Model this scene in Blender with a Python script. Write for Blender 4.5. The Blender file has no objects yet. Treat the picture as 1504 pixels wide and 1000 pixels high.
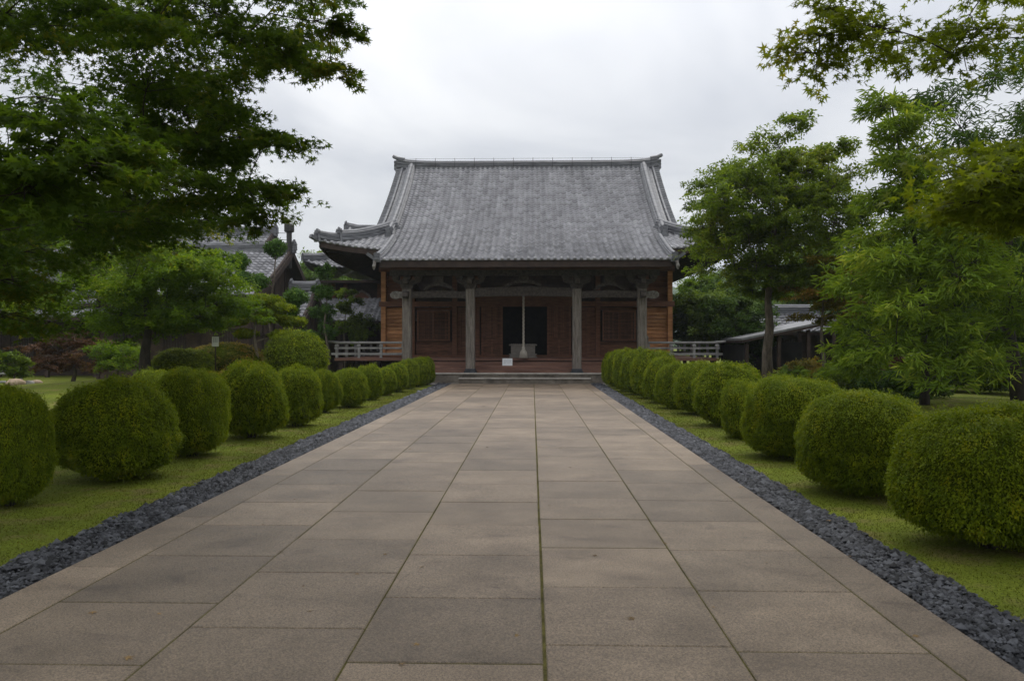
import bpy, math, random
import numpy as np
from mathutils import Vector
R = math.radians
random.seed(7)
rng = np.random.default_rng(7)
S = bpy.context.scene
COL = S.collection

# ------------------------------------------------------------------ camera, sky, sun, exposure
H = 1.485
F = 1152.0                       # focal length in photo pixels (18 mm on a 23.5 mm sensor)
cam_d = bpy.data.cameras.new('camera')
cam_d.sensor_width = 23.5
cam_d.lens = 18.0
cam_d.clip_start = 0.05
cam_d.clip_end = 6000
cam = bpy.data.objects.new('camera', cam_d)
COL.objects.link(cam)
cam.location = (0, 0, H)
cam.rotation_euler = (R(90 + 0.33), 0, R(1.49))
cam_d.dof.use_dof = True
cam_d.dof.focus_distance = 26
cam_d.dof.aperture_fstop = 3.5
S.camera = cam

w = bpy.data.worlds.new("World")
S.world = w
w.use_nodes = True
wn, wl = w.node_tree.nodes, w.node_tree.links
wn.clear()
SUN_EL, SUN_AZ = 62, 20
sky = wn.new('ShaderNodeTexSky')
sky.sky_type = 'NISHITA'
sky.sun_disc = False
sky.sun_elevation = R(SUN_EL)
sky.sun_rotation = R(SUN_AZ)
tc = wn.new('ShaderNodeTexCoord')
sep = wn.new('ShaderNodeSeparateXYZ')
wl.new(tc.outputs['Generated'], sep.inputs[0])
def wmath(op, a, b=None):
    m = wn.new('ShaderNodeMath'); m.operation = op
    for i, v in enumerate((a, b)):
        if v is None: continue
        if isinstance(v, (int, float)): m.inputs[i].default_value = v
        else: wl.new(v, m.inputs[i])
    return m.outputs[0]
den = wmath('ADD', wmath('MAXIMUM', sep.outputs['Z'], 0.0), 0.22)
cmb = wn.new('ShaderNodeCombineXYZ')
wl.new(wmath('DIVIDE', sep.outputs['X'], den), cmb.inputs[0])
wl.new(wmath('DIVIDE', sep.outputs['Y'], den), cmb.inputs[1])
nz = wn.new('ShaderNodeTexNoise')
nz.inputs['Scale'].default_value = 1.1
nz.inputs['Detail'].default_value = 5
nz.inputs['Roughness'].default_value = 0.5
nz.inputs['Distortion'].default_value = 0.5
wl.new(cmb.outputs[0], nz.inputs['Vector'])
ramp = wn.new('ShaderNodeValToRGB')
ramp.color_ramp.elements[0].position = 0.36
ramp.color_ramp.elements[0].color = (0.56, 0.58, 0.635, 1)
ramp.color_ramp.elements[1].position = 0.62
ramp.color_ramp.elements[1].color = (0.86, 0.865, 0.885, 1)
wl.new(nz.outputs['Fac'], ramp.inputs['Fac'])
bg1 = wn.new('ShaderNodeBackground'); bg1.inputs['Strength'].default_value = 0.05
bg2 = wn.new('ShaderNodeBackground'); bg2.inputs["Strength"].default_value = 1.15
wl.new(sky.outputs[0], bg1.inputs['Color'])
wl.new(ramp.outputs[0], bg2.inputs['Color'])
# an overcast sky is about three times brighter overhead than at the horizon
zc = wmath('MINIMUM', wmath('MAXIMUM', sep.outputs['Z'], 0.0), 1.0)
wl.new(wmath('MULTIPLY', wmath('ADD', wmath('MULTIPLY', zc, 1.75), 0.8), 1.0), bg2.inputs['Strength'])
mixs = wn.new('ShaderNodeMixShader'); mixs.inputs[0].default_value = 0.93
wl.new(bg1.outputs[0], mixs.inputs[1]); wl.new(bg2.outputs[0], mixs.inputs[2])
wo = wn.new('ShaderNodeOutputWorld')
wl.new(mixs.outputs[0], wo.inputs[0])

sl = bpy.data.lights.new('sun', 'SUN')
sl.energy = 1.5
sl.angle = R(35)
sl.color = (1.0, 0.96, 0.9)
so = bpy.data.objects.new('sun', sl)
COL.objects.link(so)
so.rotation_euler = (R(90 - SUN_EL), 0, R(180 - SUN_AZ))
S.view_settings.view_transform = 'Standard'
S.view_settings.look = 'None'
S.view_settings.exposure = 0.0
S.view_settings.gamma = 1
S.view_settings.use_curve_mapping = False
S.cycles.max_bounces = 8
S.cycles.diffuse_bounces = 4
S.cycles.transmission_bounces = 4
S.cycles.use_denoising = True
S.cycles.volume_bounces = 1

# ------------------------------------------------------------------ helpers
def tag(o, label=None, cat=None, group=None, kind=None):
    if label: o['label'] = label
    if cat: o['category'] = cat
    if group: o['group'] = group
    if kind: o['kind'] = kind
    return o

def empty(name, loc=(0, 0, 0), rz=0, label=None, cat=None, group=None):
    o = bpy.data.objects.new(name, None)
    o.empty_display_size = 0.2
    COL.objects.link(o)
    o.location = loc
    o.rotation_euler = (0, 0, rz)
    return tag(o, label, cat, group)

def link_mesh(name, me, mats, parent=None, smooth=False):
    o = bpy.data.objects.new(name, me)
    COL.objects.link(o)
    if not isinstance(mats, (list, tuple)): mats = [mats]
    for m in mats: me.materials.append(m)
    if parent: o.parent = parent
    if smooth:
        me.polygons.foreach_set('use_smooth', np.ones(len(me.polygons), bool))
    return o

def np_mesh(name, V, faces, k, midx=None):
    """mesh from a vertex array and an (n,k) face array"""
    me = bpy.data.meshes.new(name)
    V = np.ascontiguousarray(V, np.float32); faces = np.ascontiguousarray(faces, np.int32)
    n = len(faces)
    me.vertices.add(len(V)); me.vertices.foreach_set('co', V.ravel())
    me.loops.add(n * k); me.loops.foreach_set('vertex_index', faces.ravel())
    me.polygons.add(n)
    me.polygons.foreach_set('loop_start', np.arange(n, dtype=np.int32) * k)
    me.polygons.foreach_set('loop_total', np.full(n, k, np.int32))
    if midx is not None: me.polygons.foreach_set('material_index', np.ascontiguousarray(midx, np.int32))
    me.update(calc_edges=True)
    return me

class MB:
    def __init__(s): s.v = []; s.f = []
    def add(s, vs, fs):
        b = len(s.v); s.v += [tuple(p) for p in vs]; s.f += [tuple(i + b for i in f) for f in fs]; return s
    def box(s, x0, x1, y0, y1, z0, z1, bev=0.0):
        if bev <= 0:
            vs = [(x, y, z) for z in (z0, z1) for y in (y0, y1) for x in (x0, x1)]
            return s.add(vs, [(0, 2, 3, 1), (4, 5, 7, 6), (0, 1, 5, 4), (2, 6, 7, 3), (0, 4, 6, 2), (1, 3, 7, 5)])
        b = bev
        rings = [(b, z0), (0, z0 + b), (0, z1 - b), (b, z1)]
        vs = []
        for i, z in rings:
            for (sx, sy) in ((0, 0), (1, 0), (1, 1), (0, 1)):
                X = x1 - i if sx else x0 + i; Y = y1 - i if sy else y0 + i
                vs.append((X, Y, z))
        fs = [(3, 2, 1, 0), (12, 13, 14, 15)]
        for r in range(3):
            for k in range(4):
                a = r * 4 + k; c = r * 4 + (k + 1) % 4
                fs.append((a, c, c + 4, a + 4))
        return s.add(vs, fs)
    def tube(s, pts, rad, n=6, cap=True):
        pts = [Vector(p) for p in pts]
        if not isinstance(rad, (list, tuple)): rad = [rad] * len(pts)
        vs, fs = [], []
        up = Vector((0.13, 0.21, 1)).normalized()
        for i, p in enumerate(pts):
            t = (pts[min(i + 1, len(pts) - 1)] - pts[max(i - 1, 0)])
            if t.length < 1e-9: t = Vector((0, 0, 1))
            t.normalize()
            a = t.cross(up)
            if a.length < 0.05: a = t.cross(Vector((1, 0, 0)))
            a.normalize(); b = t.cross(a)
            for k in range(n):
                th = 2 * math.pi * k / n
                vs.append(p + (a * math.cos(th) + b * math.sin(th)) * rad[i])
        for i in range(len(pts) - 1):
            for k in range(n):
                fs.append((i * n + k, i * n + (k + 1) % n, (i + 1) * n + (k + 1) % n, (i + 1) * n + k))
        if cap:
            fs.append(tuple(range(n - 1, -1, -1))); fs.append(tuple((len(pts) - 1) * n + k for k in range(n)))
        return s.add(vs, fs)
    def prism(s, poly, axis, a, b):
        """poly: 2D outline; axis x: poly is (y,z); axis y: (x,z); axis z: (x,y)"""
        n = len(poly)
        def P(p, t):
            return (t, p[0], p[1]) if axis == 'x' else (p[0], t, p[1]) if axis == 'y' else (p[0], p[1], t)
        vs = [P(p, a) for p in poly] + [P(p, b) for p in poly]
        fs = [tuple(range(n)), tuple(range(2 * n - 1, n - 1, -1))]
        for k in range(n):
            fs.append((k, k + n, (k + 1) % n + n, (k + 1) % n))
        return s.add(vs, fs)
    def lathe(s, prof, c, n=16):
        vs, fs = [], []
        for r, z in prof:
            for k in range(n):
                th = 2 * math.pi * k / n
                vs.append((c[0] + r * math.cos(th), c[1] + r * math.sin(th), c[2] + z))
        for i in range(len(prof) - 1):
            for k in range(n):
                fs.append((i * n + k, i * n + (k + 1) % n, (i + 1) * n + (k + 1) % n, (i + 1) * n + k))
        fs.append(tuple(range(n - 1, -1, -1))); fs.append(tuple((len(prof) - 1) * n + k for k in range(n)))
        return s.add(vs, fs)
    def sweep(s, pts, sec):
        """sweep a (side, up) cross-section along a polyline, kept vertical"""
        pts = [Vector(p) for p in pts]; n = len(sec); vs, fs = [], []
        for i, p in enumerate(pts):
            t = pts[min(i + 1, len(pts) - 1)] - pts[max(i - 1, 0)]
            t.normalize()
            side = Vector((t.y, -t.x, 0))
            if side.length < 1e-6: side = Vector((1, 0, 0))
            side.normalize(); up = side.cross(t); 
            if up.z < 0: up = -up
            for a, b in sec: vs.append(p + side * a + up * b)
        for i in range(len(pts) - 1):
            for k in range(n):
                fs.append((i * n + k, i * n + (k + 1) % n, (i + 1) * n + (k + 1) % n, (i + 1) * n + k))
        fs.append(tuple(range(n - 1, -1, -1))); fs.append(tuple((len(pts) - 1) * n + k for k in range(n)))
        return s.add(vs, fs)
    def build(s, name, mat, parent=None, smooth=False):
        me = bpy.data.meshes.new(name)
        me.from_pydata(s.v, [], s.f)
        me.update()
        return link_mesh(name, me, mat, parent, smooth)

# ------------------------------------------------------------------ materials
def new_mat(name):
    m = bpy.data.materials.new(name); m.use_nodes = True
    nt = m.node_tree; nt.nodes.clear()
    out = nt.nodes.new('ShaderNodeOutputMaterial')
    p = nt.nodes.new('ShaderNodeBsdfPrincipled')
    nt.links.new(p.outputs[0], out.inputs[0])
    return m, nt, p, out

def N(nt, typ, **kw):
    n = nt.nodes.new(typ)
    for k, v in kw.items():
        if k.startswith('_'): setattr(n, k[1:], v)
        else: n.inputs[k.replace('_', ' ')].default_value = v
    return n

def ramp_node(nt, stops):
    r = nt.nodes.new('ShaderNodeValToRGB')
    e = r.color_ramp.elements
    while len(e) < len(stops): e.new(0.5)
    for i, (p, c) in enumerate(stops):
        e[i].position = p; e[i].color = tuple(c) + (1,)
    return r

def mix_rgb(nt, fac, a, b, mode='MIX'):
    m = nt.nodes.new('ShaderNodeMix'); m.data_type = 'RGBA'; m.blend_type = mode
    for s_, v in ((0, fac), (6, a), (7, b)):
        if isinstance(v, (int, float)): m.inputs[s_].default_value = v
        elif isinstance(v, tuple): m.inputs[s_].default_value = v + (1,) if len(v) == 3 else v
        else: nt.links.new(v, m.inputs[s_])
    return m.outputs[2]

def noise_mat(name, c1, c2, scale=3.0, stretch=(1, 1, 1), rough=0.7, detail=6, island=0.0, bump=0.0, spec=0.3, lo=0.35, hi=0.65, fine=None, coord='Object', grain=(0.3, 0.7)):
    m, nt, p, out = new_mat(name)
    t = nt.nodes.new('ShaderNodeTexCoord')
    mp = N(nt, 'ShaderNodeMapping'); mp.inputs['Scale'].default_value = stretch
    nt.links.new(t.outputs[coord], mp.inputs[0])
    n = N(nt, 'ShaderNodeTexNoise', Scale=scale, Detail=detail, Roughness=0.6)
    nt.links.new(mp.outputs[0], n.inputs['Vector'])
    r = ramp_node(nt, [(lo, c1), (hi, c2)])
    nt.links.new(n.outputs['Fac'], r.inputs[0])
    col = r.outputs[0]
    if fine:
        fs, fa = fine
        n2 = N(nt, 'ShaderNodeTexNoise', Scale=fs, Detail=3, Roughness=0.7)
        nt.links.new(mp.outputs[0], n2.inputs['Vector'])
        r2 = ramp_node(nt, [(grain[0], (1 - fa,) * 3), (grain[1], (1 + fa,) * 3)])
        nt.links.new(n2.outputs['Fac'], r2.inputs[0])
        col = mix_rgb(nt, 1.0, col, r2.outputs[0], 'MULTIPLY')
    if island:
        g = nt.nodes.new('ShaderNodeNewGeometry')
        r3 = ramp_node(nt, [(0, (1 - island,) * 3), (1, (1 + island,) * 3)])
        nt.links.new(g.outputs['Random Per Island'], r3.inputs[0])
        col = mix_rgb(nt, 1.0, col, r3.outputs[0], 'MULTIPLY')
    nt.links.new(col, p.inputs['Base Color'])
    p.inputs['Roughness'].default_value = rough
    p.inputs['Specular IOR Level'].default_value = spec
    if bump:
        b = N(nt, 'ShaderNodeBump', Strength=bump, Distance=0.02)
        nt.links.new((n2 if fine else n).outputs['Fac'], b.inputs['Height'])
        nt.links.new(b.outputs[0], p.inputs['Normal'])
    return m

def leaf_mat(name, dark, light, tip=None, scale=1.2, trans=0.3, rough=0.5, vary=0.55, thru=1.5):
    """leaf colour varies from leaf to leaf and in clumps; tip = a rarer third colour (new growth, turning leaves)"""
    m, nt, p, out = new_mat(name)
    g = nt.nodes.new('ShaderNodeNewGeometry')
    t = nt.nodes.new('ShaderNodeTexCoord')
    n = N(nt, 'ShaderNodeTexNoise', Scale=scale, Detail=2)
    nt.links.new(t.outputs['Object'], n.inputs['Vector'])
    a = nt.nodes.new('ShaderNodeMath'); a.operation = 'MULTIPLY_ADD'
    nt.links.new(g.outputs['Random Per Island'], a.inputs[0]); a.inputs[1].default_value = vary
    sub = nt.nodes.new('ShaderNodeMath'); sub.operation = 'MULTIPLY_ADD'
    nt.links.new(n.outputs['Fac'], sub.inputs[0]); sub.inputs[1].default_value = 1.6; sub.inputs[2].default_value = -0.55 + (0.55 - vary) * .5
    nt.links.new(sub.outputs[0], a.inputs[2])
    st = [(0.1, dark), (0.75, light)]
    if tip: st.append((1.0, tip))
    r = ramp_node(nt, st)
    nt.links.new(a.outputs[0], r.inputs[0])
    nt.links.new(r.outputs[0], p.inputs['Base Color'])
    p.inputs['Roughness'].default_value = rough
    p.inputs['Specular IOR Level'].default_value = 0.06
    tr = nt.nodes.new('ShaderNodeBsdfTranslucent')
    tcol = mix_rgb(nt, 1.0, r.outputs[0], (thru, thru * .97, .4 * thru), 'MULTIPLY')
    nt.links.new(tcol, tr.inputs['Color'])
    mx = nt.nodes.new('ShaderNodeMixShader'); mx.inputs[0].default_value = trans
    nt.links.new(p.outputs[0], mx.inputs[1]); nt.links.new(tr.outputs[0], mx.inputs[2])
    nt.links.new(mx.outputs[0], out.inputs[0])
    return m

M = {}
M['tile'] = noise_mat('roof_tile', (0.195, 0.193, 0.204), (0.285, 0.282, 0.296), 0.5, stretch=(3.5, .5, .5), rough=0.42, island=0.24, spec=0.5, fine=(3, 0.14))
M['tile_old'] = noise_mat('old_roof_tile', (0.11, 0.11, 0.12), (0.26, 0.26, 0.275), 1.2, rough=0.5, island=0.3, spec=0.45, fine=(9, 0.2))
M['ridge'] = noise_mat('ridge_tile', (0.06, 0.062, 0.07), (0.16, 0.163, 0.175), 2.0, stretch=(1, 1, 8), rough=0.5, spec=0.45, fine=(12, 0.2))
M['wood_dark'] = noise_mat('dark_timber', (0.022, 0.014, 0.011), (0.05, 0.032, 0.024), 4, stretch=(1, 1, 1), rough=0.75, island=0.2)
M['wood_brown'] = noise_mat('brown_timber', (0.085, 0.034, 0.018), (0.17, 0.075, 0.04), 3, stretch=(1, 1, 6), rough=0.65, island=0.25, fine=(30, 0.2))
M['wood_board'] = noise_mat('lit_orange_boards', (0.26, 0.11, 0.042), (0.5, 0.245, 0.105), 2.2, stretch=(1, 1, 5), rough=0.7, island=0.3, fine=(25, 0.25))  # orange boards; colour raised to stand for light from the open side
M['wood_step'] = noise_mat('reddish_steps', (0.1, 0.048, 0.034), (0.2, 0.105, 0.075), 2.0, stretch=(0.4, 5, 5), rough=0.6, island=0.2, fine=(20, 0.2))
M['wood_grey'] = noise_mat('grey_timber', (0.085, 0.072, 0.06), (0.2, 0.175, 0.15), 5, stretch=(4, 4, 0.5), rough=0.8, fine=(40, 0.25))
M['wood_old'] = noise_mat('old_dark_wood', (0.026, 0.02, 0.017), (0.085, 0.07, 0.06), 5, stretch=(2, 2, 2), rough=0.8, fine=(30, 0.3))
M['rail_grey'] = noise_mat('grey_rail', (0.17, 0.165, 0.16), (0.33, 0.32, 0.31), 5, stretch=(0.6, 2, 4), rough=0.8, fine=(30, 0.2))
M['carve'] = noise_mat('pale_carving', (0.1, 0.09, 0.08), (0.26, 0.24, 0.22), 9, rough=0.8)
M['stone_dark'] = noise_mat('black_stone', (0.02, 0.022, 0.026), (0.05, 0.053, 0.06), 8, rough=0.5)
M['stone'] = noise_mat('step_stone', (0.07, 0.06, 0.047), (0.19, 0.165, 0.135), 2.5, rough=0.8, fine=(50, 0.25), bump=0.3)
M['stone_edge'] = noise_mat('pale_stone_edge', (0.24, 0.22, 0.19), (0.4, 0.37, 0.33), 3, rough=0.8, fine=(50, 0.2))  # paler stone for the lips of podium and step
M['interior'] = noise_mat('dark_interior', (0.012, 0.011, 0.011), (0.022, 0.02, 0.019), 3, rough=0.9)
M['box_wood'] = noise_mat('pale_box', (0.13, 0.115, 0.1), (0.22, 0.2, 0.175), 4, stretch=(1, 1, 5), rough=0.7)
M['rope'] = noise_mat('bell_rope', (0.34, 0.31, 0.26), (0.52, 0.48, 0.42), 30, stretch=(1, 1, 2), rough=0.9)
M['paper'] = noise_mat('white_paper', (0.66, 0.68, 0.7), (0.78, 0.79, 0.8), 4, rough=0.6)
M['ink'] = noise_mat('grey_ink', (0.3, 0.32, 0.34), (0.4, 0.42, 0.44), 4, rough=0.7)
M['plaster'] = noise_mat('old_plaster', (0.04, 0.028, 0.02), (0.09, 0.062, 0.045), 2, rough=0.9, fine=(20, 0.15))
M['metal_roof'] = noise_mat('grey_sheet_roof', (0.12, 0.12, 0.127), (0.19, 0.19, 0.2), 1.5, stretch=(6, 1, 1), rough=0.45, spec=0.5)
M['flue'] = noise_mat('dark_flue', (0.02, 0.02, 0.022), (0.05, 0.048, 0.045), 6, rough=0.5)
M['bark'] = noise_mat('grey_bark', (0.045, 0.035, 0.026), (0.13, 0.105, 0.08), 6, stretch=(2, 2, 0.5), rough=0.9, fine=(40, 0.3), bump=0.4)
M['bark_dark'] = noise_mat('dark_bark', (0.016, 0.013, 0.01), (0.05, 0.04, 0.03), 6, stretch=(2, 2, 0.5), rough=0.9, fine=(40, 0.3), bump=0.4)
M['bark_pale'] = noise_mat('pale_bark', (0.12, 0.1, 0.075), (0.26, 0.22, 0.17), 6, stretch=(2, 2, 0.5), rough=0.9, fine=(40, 0.25))
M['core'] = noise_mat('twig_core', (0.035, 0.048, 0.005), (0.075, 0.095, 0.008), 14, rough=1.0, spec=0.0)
M['azalea'] = leaf_mat('azalea_leaves', (0.07, 0.11, 0.006), (0.165, 0.21, 0.008), (0.26, 0.255, 0.01), 3.5, 0.33, vary=.5)
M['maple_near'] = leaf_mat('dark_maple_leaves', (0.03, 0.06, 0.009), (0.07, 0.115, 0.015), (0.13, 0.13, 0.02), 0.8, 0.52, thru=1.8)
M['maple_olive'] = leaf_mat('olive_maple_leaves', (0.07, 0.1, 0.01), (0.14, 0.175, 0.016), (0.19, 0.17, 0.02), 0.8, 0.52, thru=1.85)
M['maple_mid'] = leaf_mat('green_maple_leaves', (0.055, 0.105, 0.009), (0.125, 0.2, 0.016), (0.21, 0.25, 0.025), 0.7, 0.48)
M['olive'] = leaf_mat('olive_leaves', (0.055, 0.095, 0.011), (0.135, 0.19, 0.022), (0.21, 0.23, 0.035), 0.8, 0.45, thru=1.8)
M['bamboo'] = leaf_mat('narrow_green_leaves', (0.07, 0.12, 0.011), (0.17, 0.25, 0.025), (0.32, 0.36, 0.05), 0.9, 0.35)
M['narrow_dark'] = leaf_mat('dark_narrow_leaves', (0.022, 0.055, 0.009), (0.065, 0.115, 0.018), (0.13, 0.17, 0.03), 0.9, 0.3)
M['yellow_green'] = leaf_mat('yellow_green_leaves', (0.05, 0.09, 0.012), (0.14, 0.2, 0.028), None, 1.2, 0.35)
M['orange'] = leaf_mat('orange_green_leaves', (0.09, 0.1, 0.014), (0.2, 0.15, 0.022), (0.36, 0.16, 0.045), 0.7, 0.35)
M['red_brown'] = leaf_mat('red_brown_leaves', (0.035, 0.02, 0.011), (0.11, 0.055, 0.032), (0.13, 0.1, 0.03), 0.8, 0.25)
M['pine'] = leaf_mat('pine_needles', (0.03, 0.07, 0.012), (0.075, 0.15, 0.025), (0.13, 0.19, 0.035), 2.0, 0.2)
M['far_green'] = leaf_mat('far_leaves', (0.03, 0.065, 0.012), (0.085, 0.145, 0.025), (0.13, 0.18, 0.035), 0.35, 0.25)

# ------------------------------------------------------------------ leaves
def tmpl(kind):
    if kind == 'oval':
        v = np.array([(0, 0, 0), (.45, .24, .05), (1, 0, -.06), (.45, -.24, .05)], float); f = [(0, 1, 2, 3)]
    elif kind == 'narrow':
        v = np.array([(0, 0, 0), (.35, .085, .03), (.72, .06, -.04), (1, 0, -.14), (.72, -.06, -.04), (.35, -.085, .03)], float)
        f = [(0, 1, 2, 5), (5, 2, 3, 4)]
        f = [(0, 1, 5, 5), (1, 2, 4, 5), (2, 3, 4, 4)]
        v = v; f = [(0, 1, 2, 3), (0, 3, 4, 5)]
    elif kind == 'maple':
        ang = [-112, -56, 0, 56, 112]; ln = [.62, .92, 1.05, .92, .62]
        nang = [-158, -84, -28, 28, 84, 158]
        v = [(0, 0, 0)]
        for a in nang: v.append((.30 * math.cos(R(a)), .30 * math.sin(R(a)), .02))
        for a, l in zip(ang, ln): v.append((l * math.cos(R(a)), l * math.sin(R(a)), -.12 * l))
        v = np.array(v, float); v[:, 0] += .3
        f = [(0, 1 + i, 7 + i, 2 + i) for i in range(5)]
    elif kind == 'clump':   # a sprig of three small blades for far crowns
        v = []; f = []
        for k in range(3):
            a = R(k * 120); c, s_ = math.cos(a), math.sin(a)
            for (x, y, z) in ((.05, 0, 0), (.5, .27, .1), (1, 0, -.1), (.5, -.27, .1)):
                v.append((x * c - y * s_, x * s_ + y * c, z + .12 * k))
            f.append(tuple(range(4 * k, 4 * k + 4)))
        v = np.array(v)
    return np.array(v, float), np.array(f, int)

def leaves(P, Nrm, size, kind, tangent=None, jit=0.45, jsize=0.3, g=None):
    g = g or rng
    P = np.asarray(P, float); n = len(P)
    Nn = np.asarray(Nrm, float) + g.normal(0, jit, (n, 3))
    Nn /= np.linalg.norm(Nn, axis=1)[:, None] + 1e-9
    T = g.normal(0, 1, (n, 3)) if tangent is None else np.asarray(tangent, float) + g.normal(0, .35, (n, 3))
    T -= (T * Nn).sum(1)[:, None] * Nn
    T /= np.linalg.norm(T, axis=1)[:, None] + 1e-9
    B = np.cross(Nn, T)
    v, f = tmpl(kind)
    sz = (np.asarray(size) * (1 + g.uniform(-jsize, jsize, n)))[:, None, None]
    V = P[:, None, :] + sz * (v[None, :, 0:1] * T[:, None, :] + v[None, :, 1:2] * B[:, None, :] + v[None, :, 2:3] * Nn[:, None, :])
    Fc = f[None, :, :] + (np.arange(n) * len(v))[:, None, None]
    return V.reshape(-1, 3), Fc.reshape(-1, 4)

def join(parts):
    V, Fs, b = [], [], 0
    for v, f in parts:
        V.append(v); Fs.append(f + b); b += len(v)
    return np.concatenate(V), np.concatenate(Fs)

def curve(a, b, bend=0.15, n=5, sag=0.0):
    a, b = Vector(a), Vector(b); d = b - a; L = d.length
    off = Vector((random.uniform(-1, 1), random.uniform(-1, 1), random.uniform(-.3, 1))) * bend * L
    pts = []
    for i in range(n + 1):
        t = i / n
        pts.append(a.lerp(b, t) + off * (4 * t * (1 - t)) * .5 + Vector((0, 0, -sag * t * t)))
    return pts

def tree(name, label, cat, base, trunk_pts, r0, pads, leaf_m, bark_m, kind='oval', size=.08, per=250, flat=.35, sprays=7, group=None, limb_from=0.35, twig_r=.012, up=0.9, jit=0.5, droop=.25, ball=False):
    """one tree: trunk polyline (relative to its base), leaf pads (x,y,z,r) relative to the base"""
    root = empty(name, base, 0, label, cat, group)
    tb = MB()
    tp = [Vector(p) for p in trunk_pts]
    n = len(tp)
    tb.tube(tp, [r0 * (1.25 if i == 0 else 1) * (1 - .8 * i / (n - 1)) for i in range(n)], 9)
    # dense samples on the trunk
    ts = []
    for i in range(n - 1):
        for k in range(6): ts.append((tp[i].lerp(tp[i + 1], k / 6), (i + k / 6) / (n - 1)))
    ts.append((tp[-1], 1.0))
    ts = [q for q in ts if q[1] >= limb_from] or ts[-1:]
    parts = []
    ts = [(q_, t_, r0 * (1 - .8 * t_) * .6) for q_, t_ in ts]
    axis0 = list(ts)
    dist0 = lambda p_: min((Vector(p_[:3]) - a_[0]).length for a_ in axis0[::3])
    for (x, y, z, r) in sorted(pads, key=dist0):
        c = Vector((x, y, z))
        q, t, rq = min(ts, key=lambda s_: (s_[0] - c).length * (1.0 + .5 * s_[1] * (len(s_) > 3)) + .8 * max(0, s_[0].z - c.z + .2 * (s_[0] - c).length))
        L = (c - q).length
        rr = max(twig_r * 1.4, min(rq, .012 + .011 * L))
        m = 6
        cp = curve(q, c, .22, m)
        tb.tube(cp, [rr * (1 - .65 * i / m) for i in range(m + 1)], 6, False)
        for i in (2, 4, 6): ts.append((cp[i], t, rr * (1 - .65 * i / m) * .9))
        out = (c - q); out.z *= .3
        if out.length < .1: out = Vector((random.uniform(-1, 1), random.uniform(-1, 1), 0))
        out.normalize()
        if ball:      # clipped cushions: needles over a flattened ball
            u = rng.normal(0, 1, (per, 3)); u /= np.linalg.norm(u, axis=1)[:, None]
            lump = 1 + .16 * np.sin(4 * u[:, :1] + 3 * u[:, 1:2] + x * 9) + .12 * np.sin(7 * u[:, 1:2] - 5 * u[:, 2:] + z * 7)
            P = np.array([x, y, z]) + u * np.array([r, r, r * flat]) * rng.uniform(.62, 1.12, (per, 1)) * lump
            parts.append(leaves(P, u + np.array([0, 0, .4]), size, kind, u + np.array([0, 0, .6]), jit))
            continue
        for k in range(sprays):
            th = random.uniform(-math.pi, math.pi); rho = r * random.uniform(.25, 1.0)
            d = Vector((math.cos(th), math.sin(th), 0)) + out * .35
            d.normalize()
            e = c + d * rho + Vector((0, 0, random.uniform(-flat, flat) * r - droop * rho * rho / max(r, .01) * .6))
            tb.tube(curve(cp[random.choice((4, 5, 6))], e, .12, 3), [twig_r, twig_r * .8, twig_r * .6, twig_r * .3], 4, False)
            ns = max(4, int(per / sprays * random.uniform(.6, 1.4)))
            l = r * random.uniform(.5, .8); wd = l * .5
            u = rng.uniform(-.75, 1, ns); s_ = rng.normal(0, .42, ns) * (1.05 - np.abs(u) * .6)
            dx, dy = d.x, d.y
            P = np.empty((ns, 3))
            P[:, 0] = e.x + dx * u * l - dy * s_ * wd
            P[:, 1] = e.y + dy * u * l + dx * s_ * wd
            P[:, 2] = e.z + rng.normal(0, flat * r * .28, ns) - droop * l * (u * .5 + .5) ** 2 * .6
            Nn = np.tile(np.array([dx * .25, dy * .25, up]), (ns, 1))
            T = np.stack([dx - dy * s_ * 1.2, dy + dx * s_ * 1.2, np.full(ns, -.25)], 1)
            parts.append(leaves(P, Nn, size, kind, T, jit))
    tb.build('trunk', bark_m, root, True)
    V, Fc = join(parts)
    link_mesh('crown', np_mesh('crown', V, Fc, 4), leaf_m, root)
    return root

def copy_tree(o, parent=None):
    c = o.copy(); COL.objects.link(c)
    if parent: c.parent = parent
    for ch in list(o.children): copy_tree(ch, c)
    return c

def px(x, y, Y):
    """world point seen at photo pixel (x,y) at distance Y"""
    return np.array([(x - 782) / F * Y, Y, H + (507 - y) / F * Y])

def in_poly(poly, x, y):
    c = False; j = len(poly) - 1
    for i in range(len(poly)):
        xi, yi = poly[i]; xj, yj = poly[j]
        if (yi > y) != (yj > y) and x < (xj - xi) * (y - yi) / (yj - yi) + xi: c = not c
        j = i
    return c

def pads_outline(poly, Y, depth, n, rmin, rmax, base):
    """leaf pads filling a crown whose front outline was measured at distance Y; depth = half thickness"""
    xs = [p[0] for p in poly]; ys = [p[1] for p in poly]
    out = []
    while len(out) < n:
        x, y = random.uniform(min(xs), max(xs)), random.uniform(min(ys), max(ys))
        if not in_poly(poly, x, y): continue
        p = px(x, y, Y); r = random.uniform(rmin, rmax)
        out.append((p[0] - base[0], p[1] + random.uniform(-depth, depth) - base[1], p[2] - base[2], r))
    return out

# ------------------------------------------------------------------ ground, path, gravel, lawn
def smooth(t): t = np.clip(t, 0, 1); return t * t * (3 - 2 * t)
def gz(x, y):
    x = np.asarray(x, float); y = np.asarray(y, float)
    z = 0.5 * np.exp(-(((x + 11) / 6.0) ** 2 + ((y - 22) / 7.0) ** 2)) + 0.25 * np.exp(-(((x - 9) / 4.0) ** 2 + ((y - 17) / 6.0) ** 2))
    side = np.where(x < 0, -x - 4.6, x - 3.6)
    return z * smooth(side / 3.0) + 0.012 * np.sin(x * 2.1 + y * .7) * np.sin(y * 1.3) * smooth(side / .8 + 1)

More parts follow.
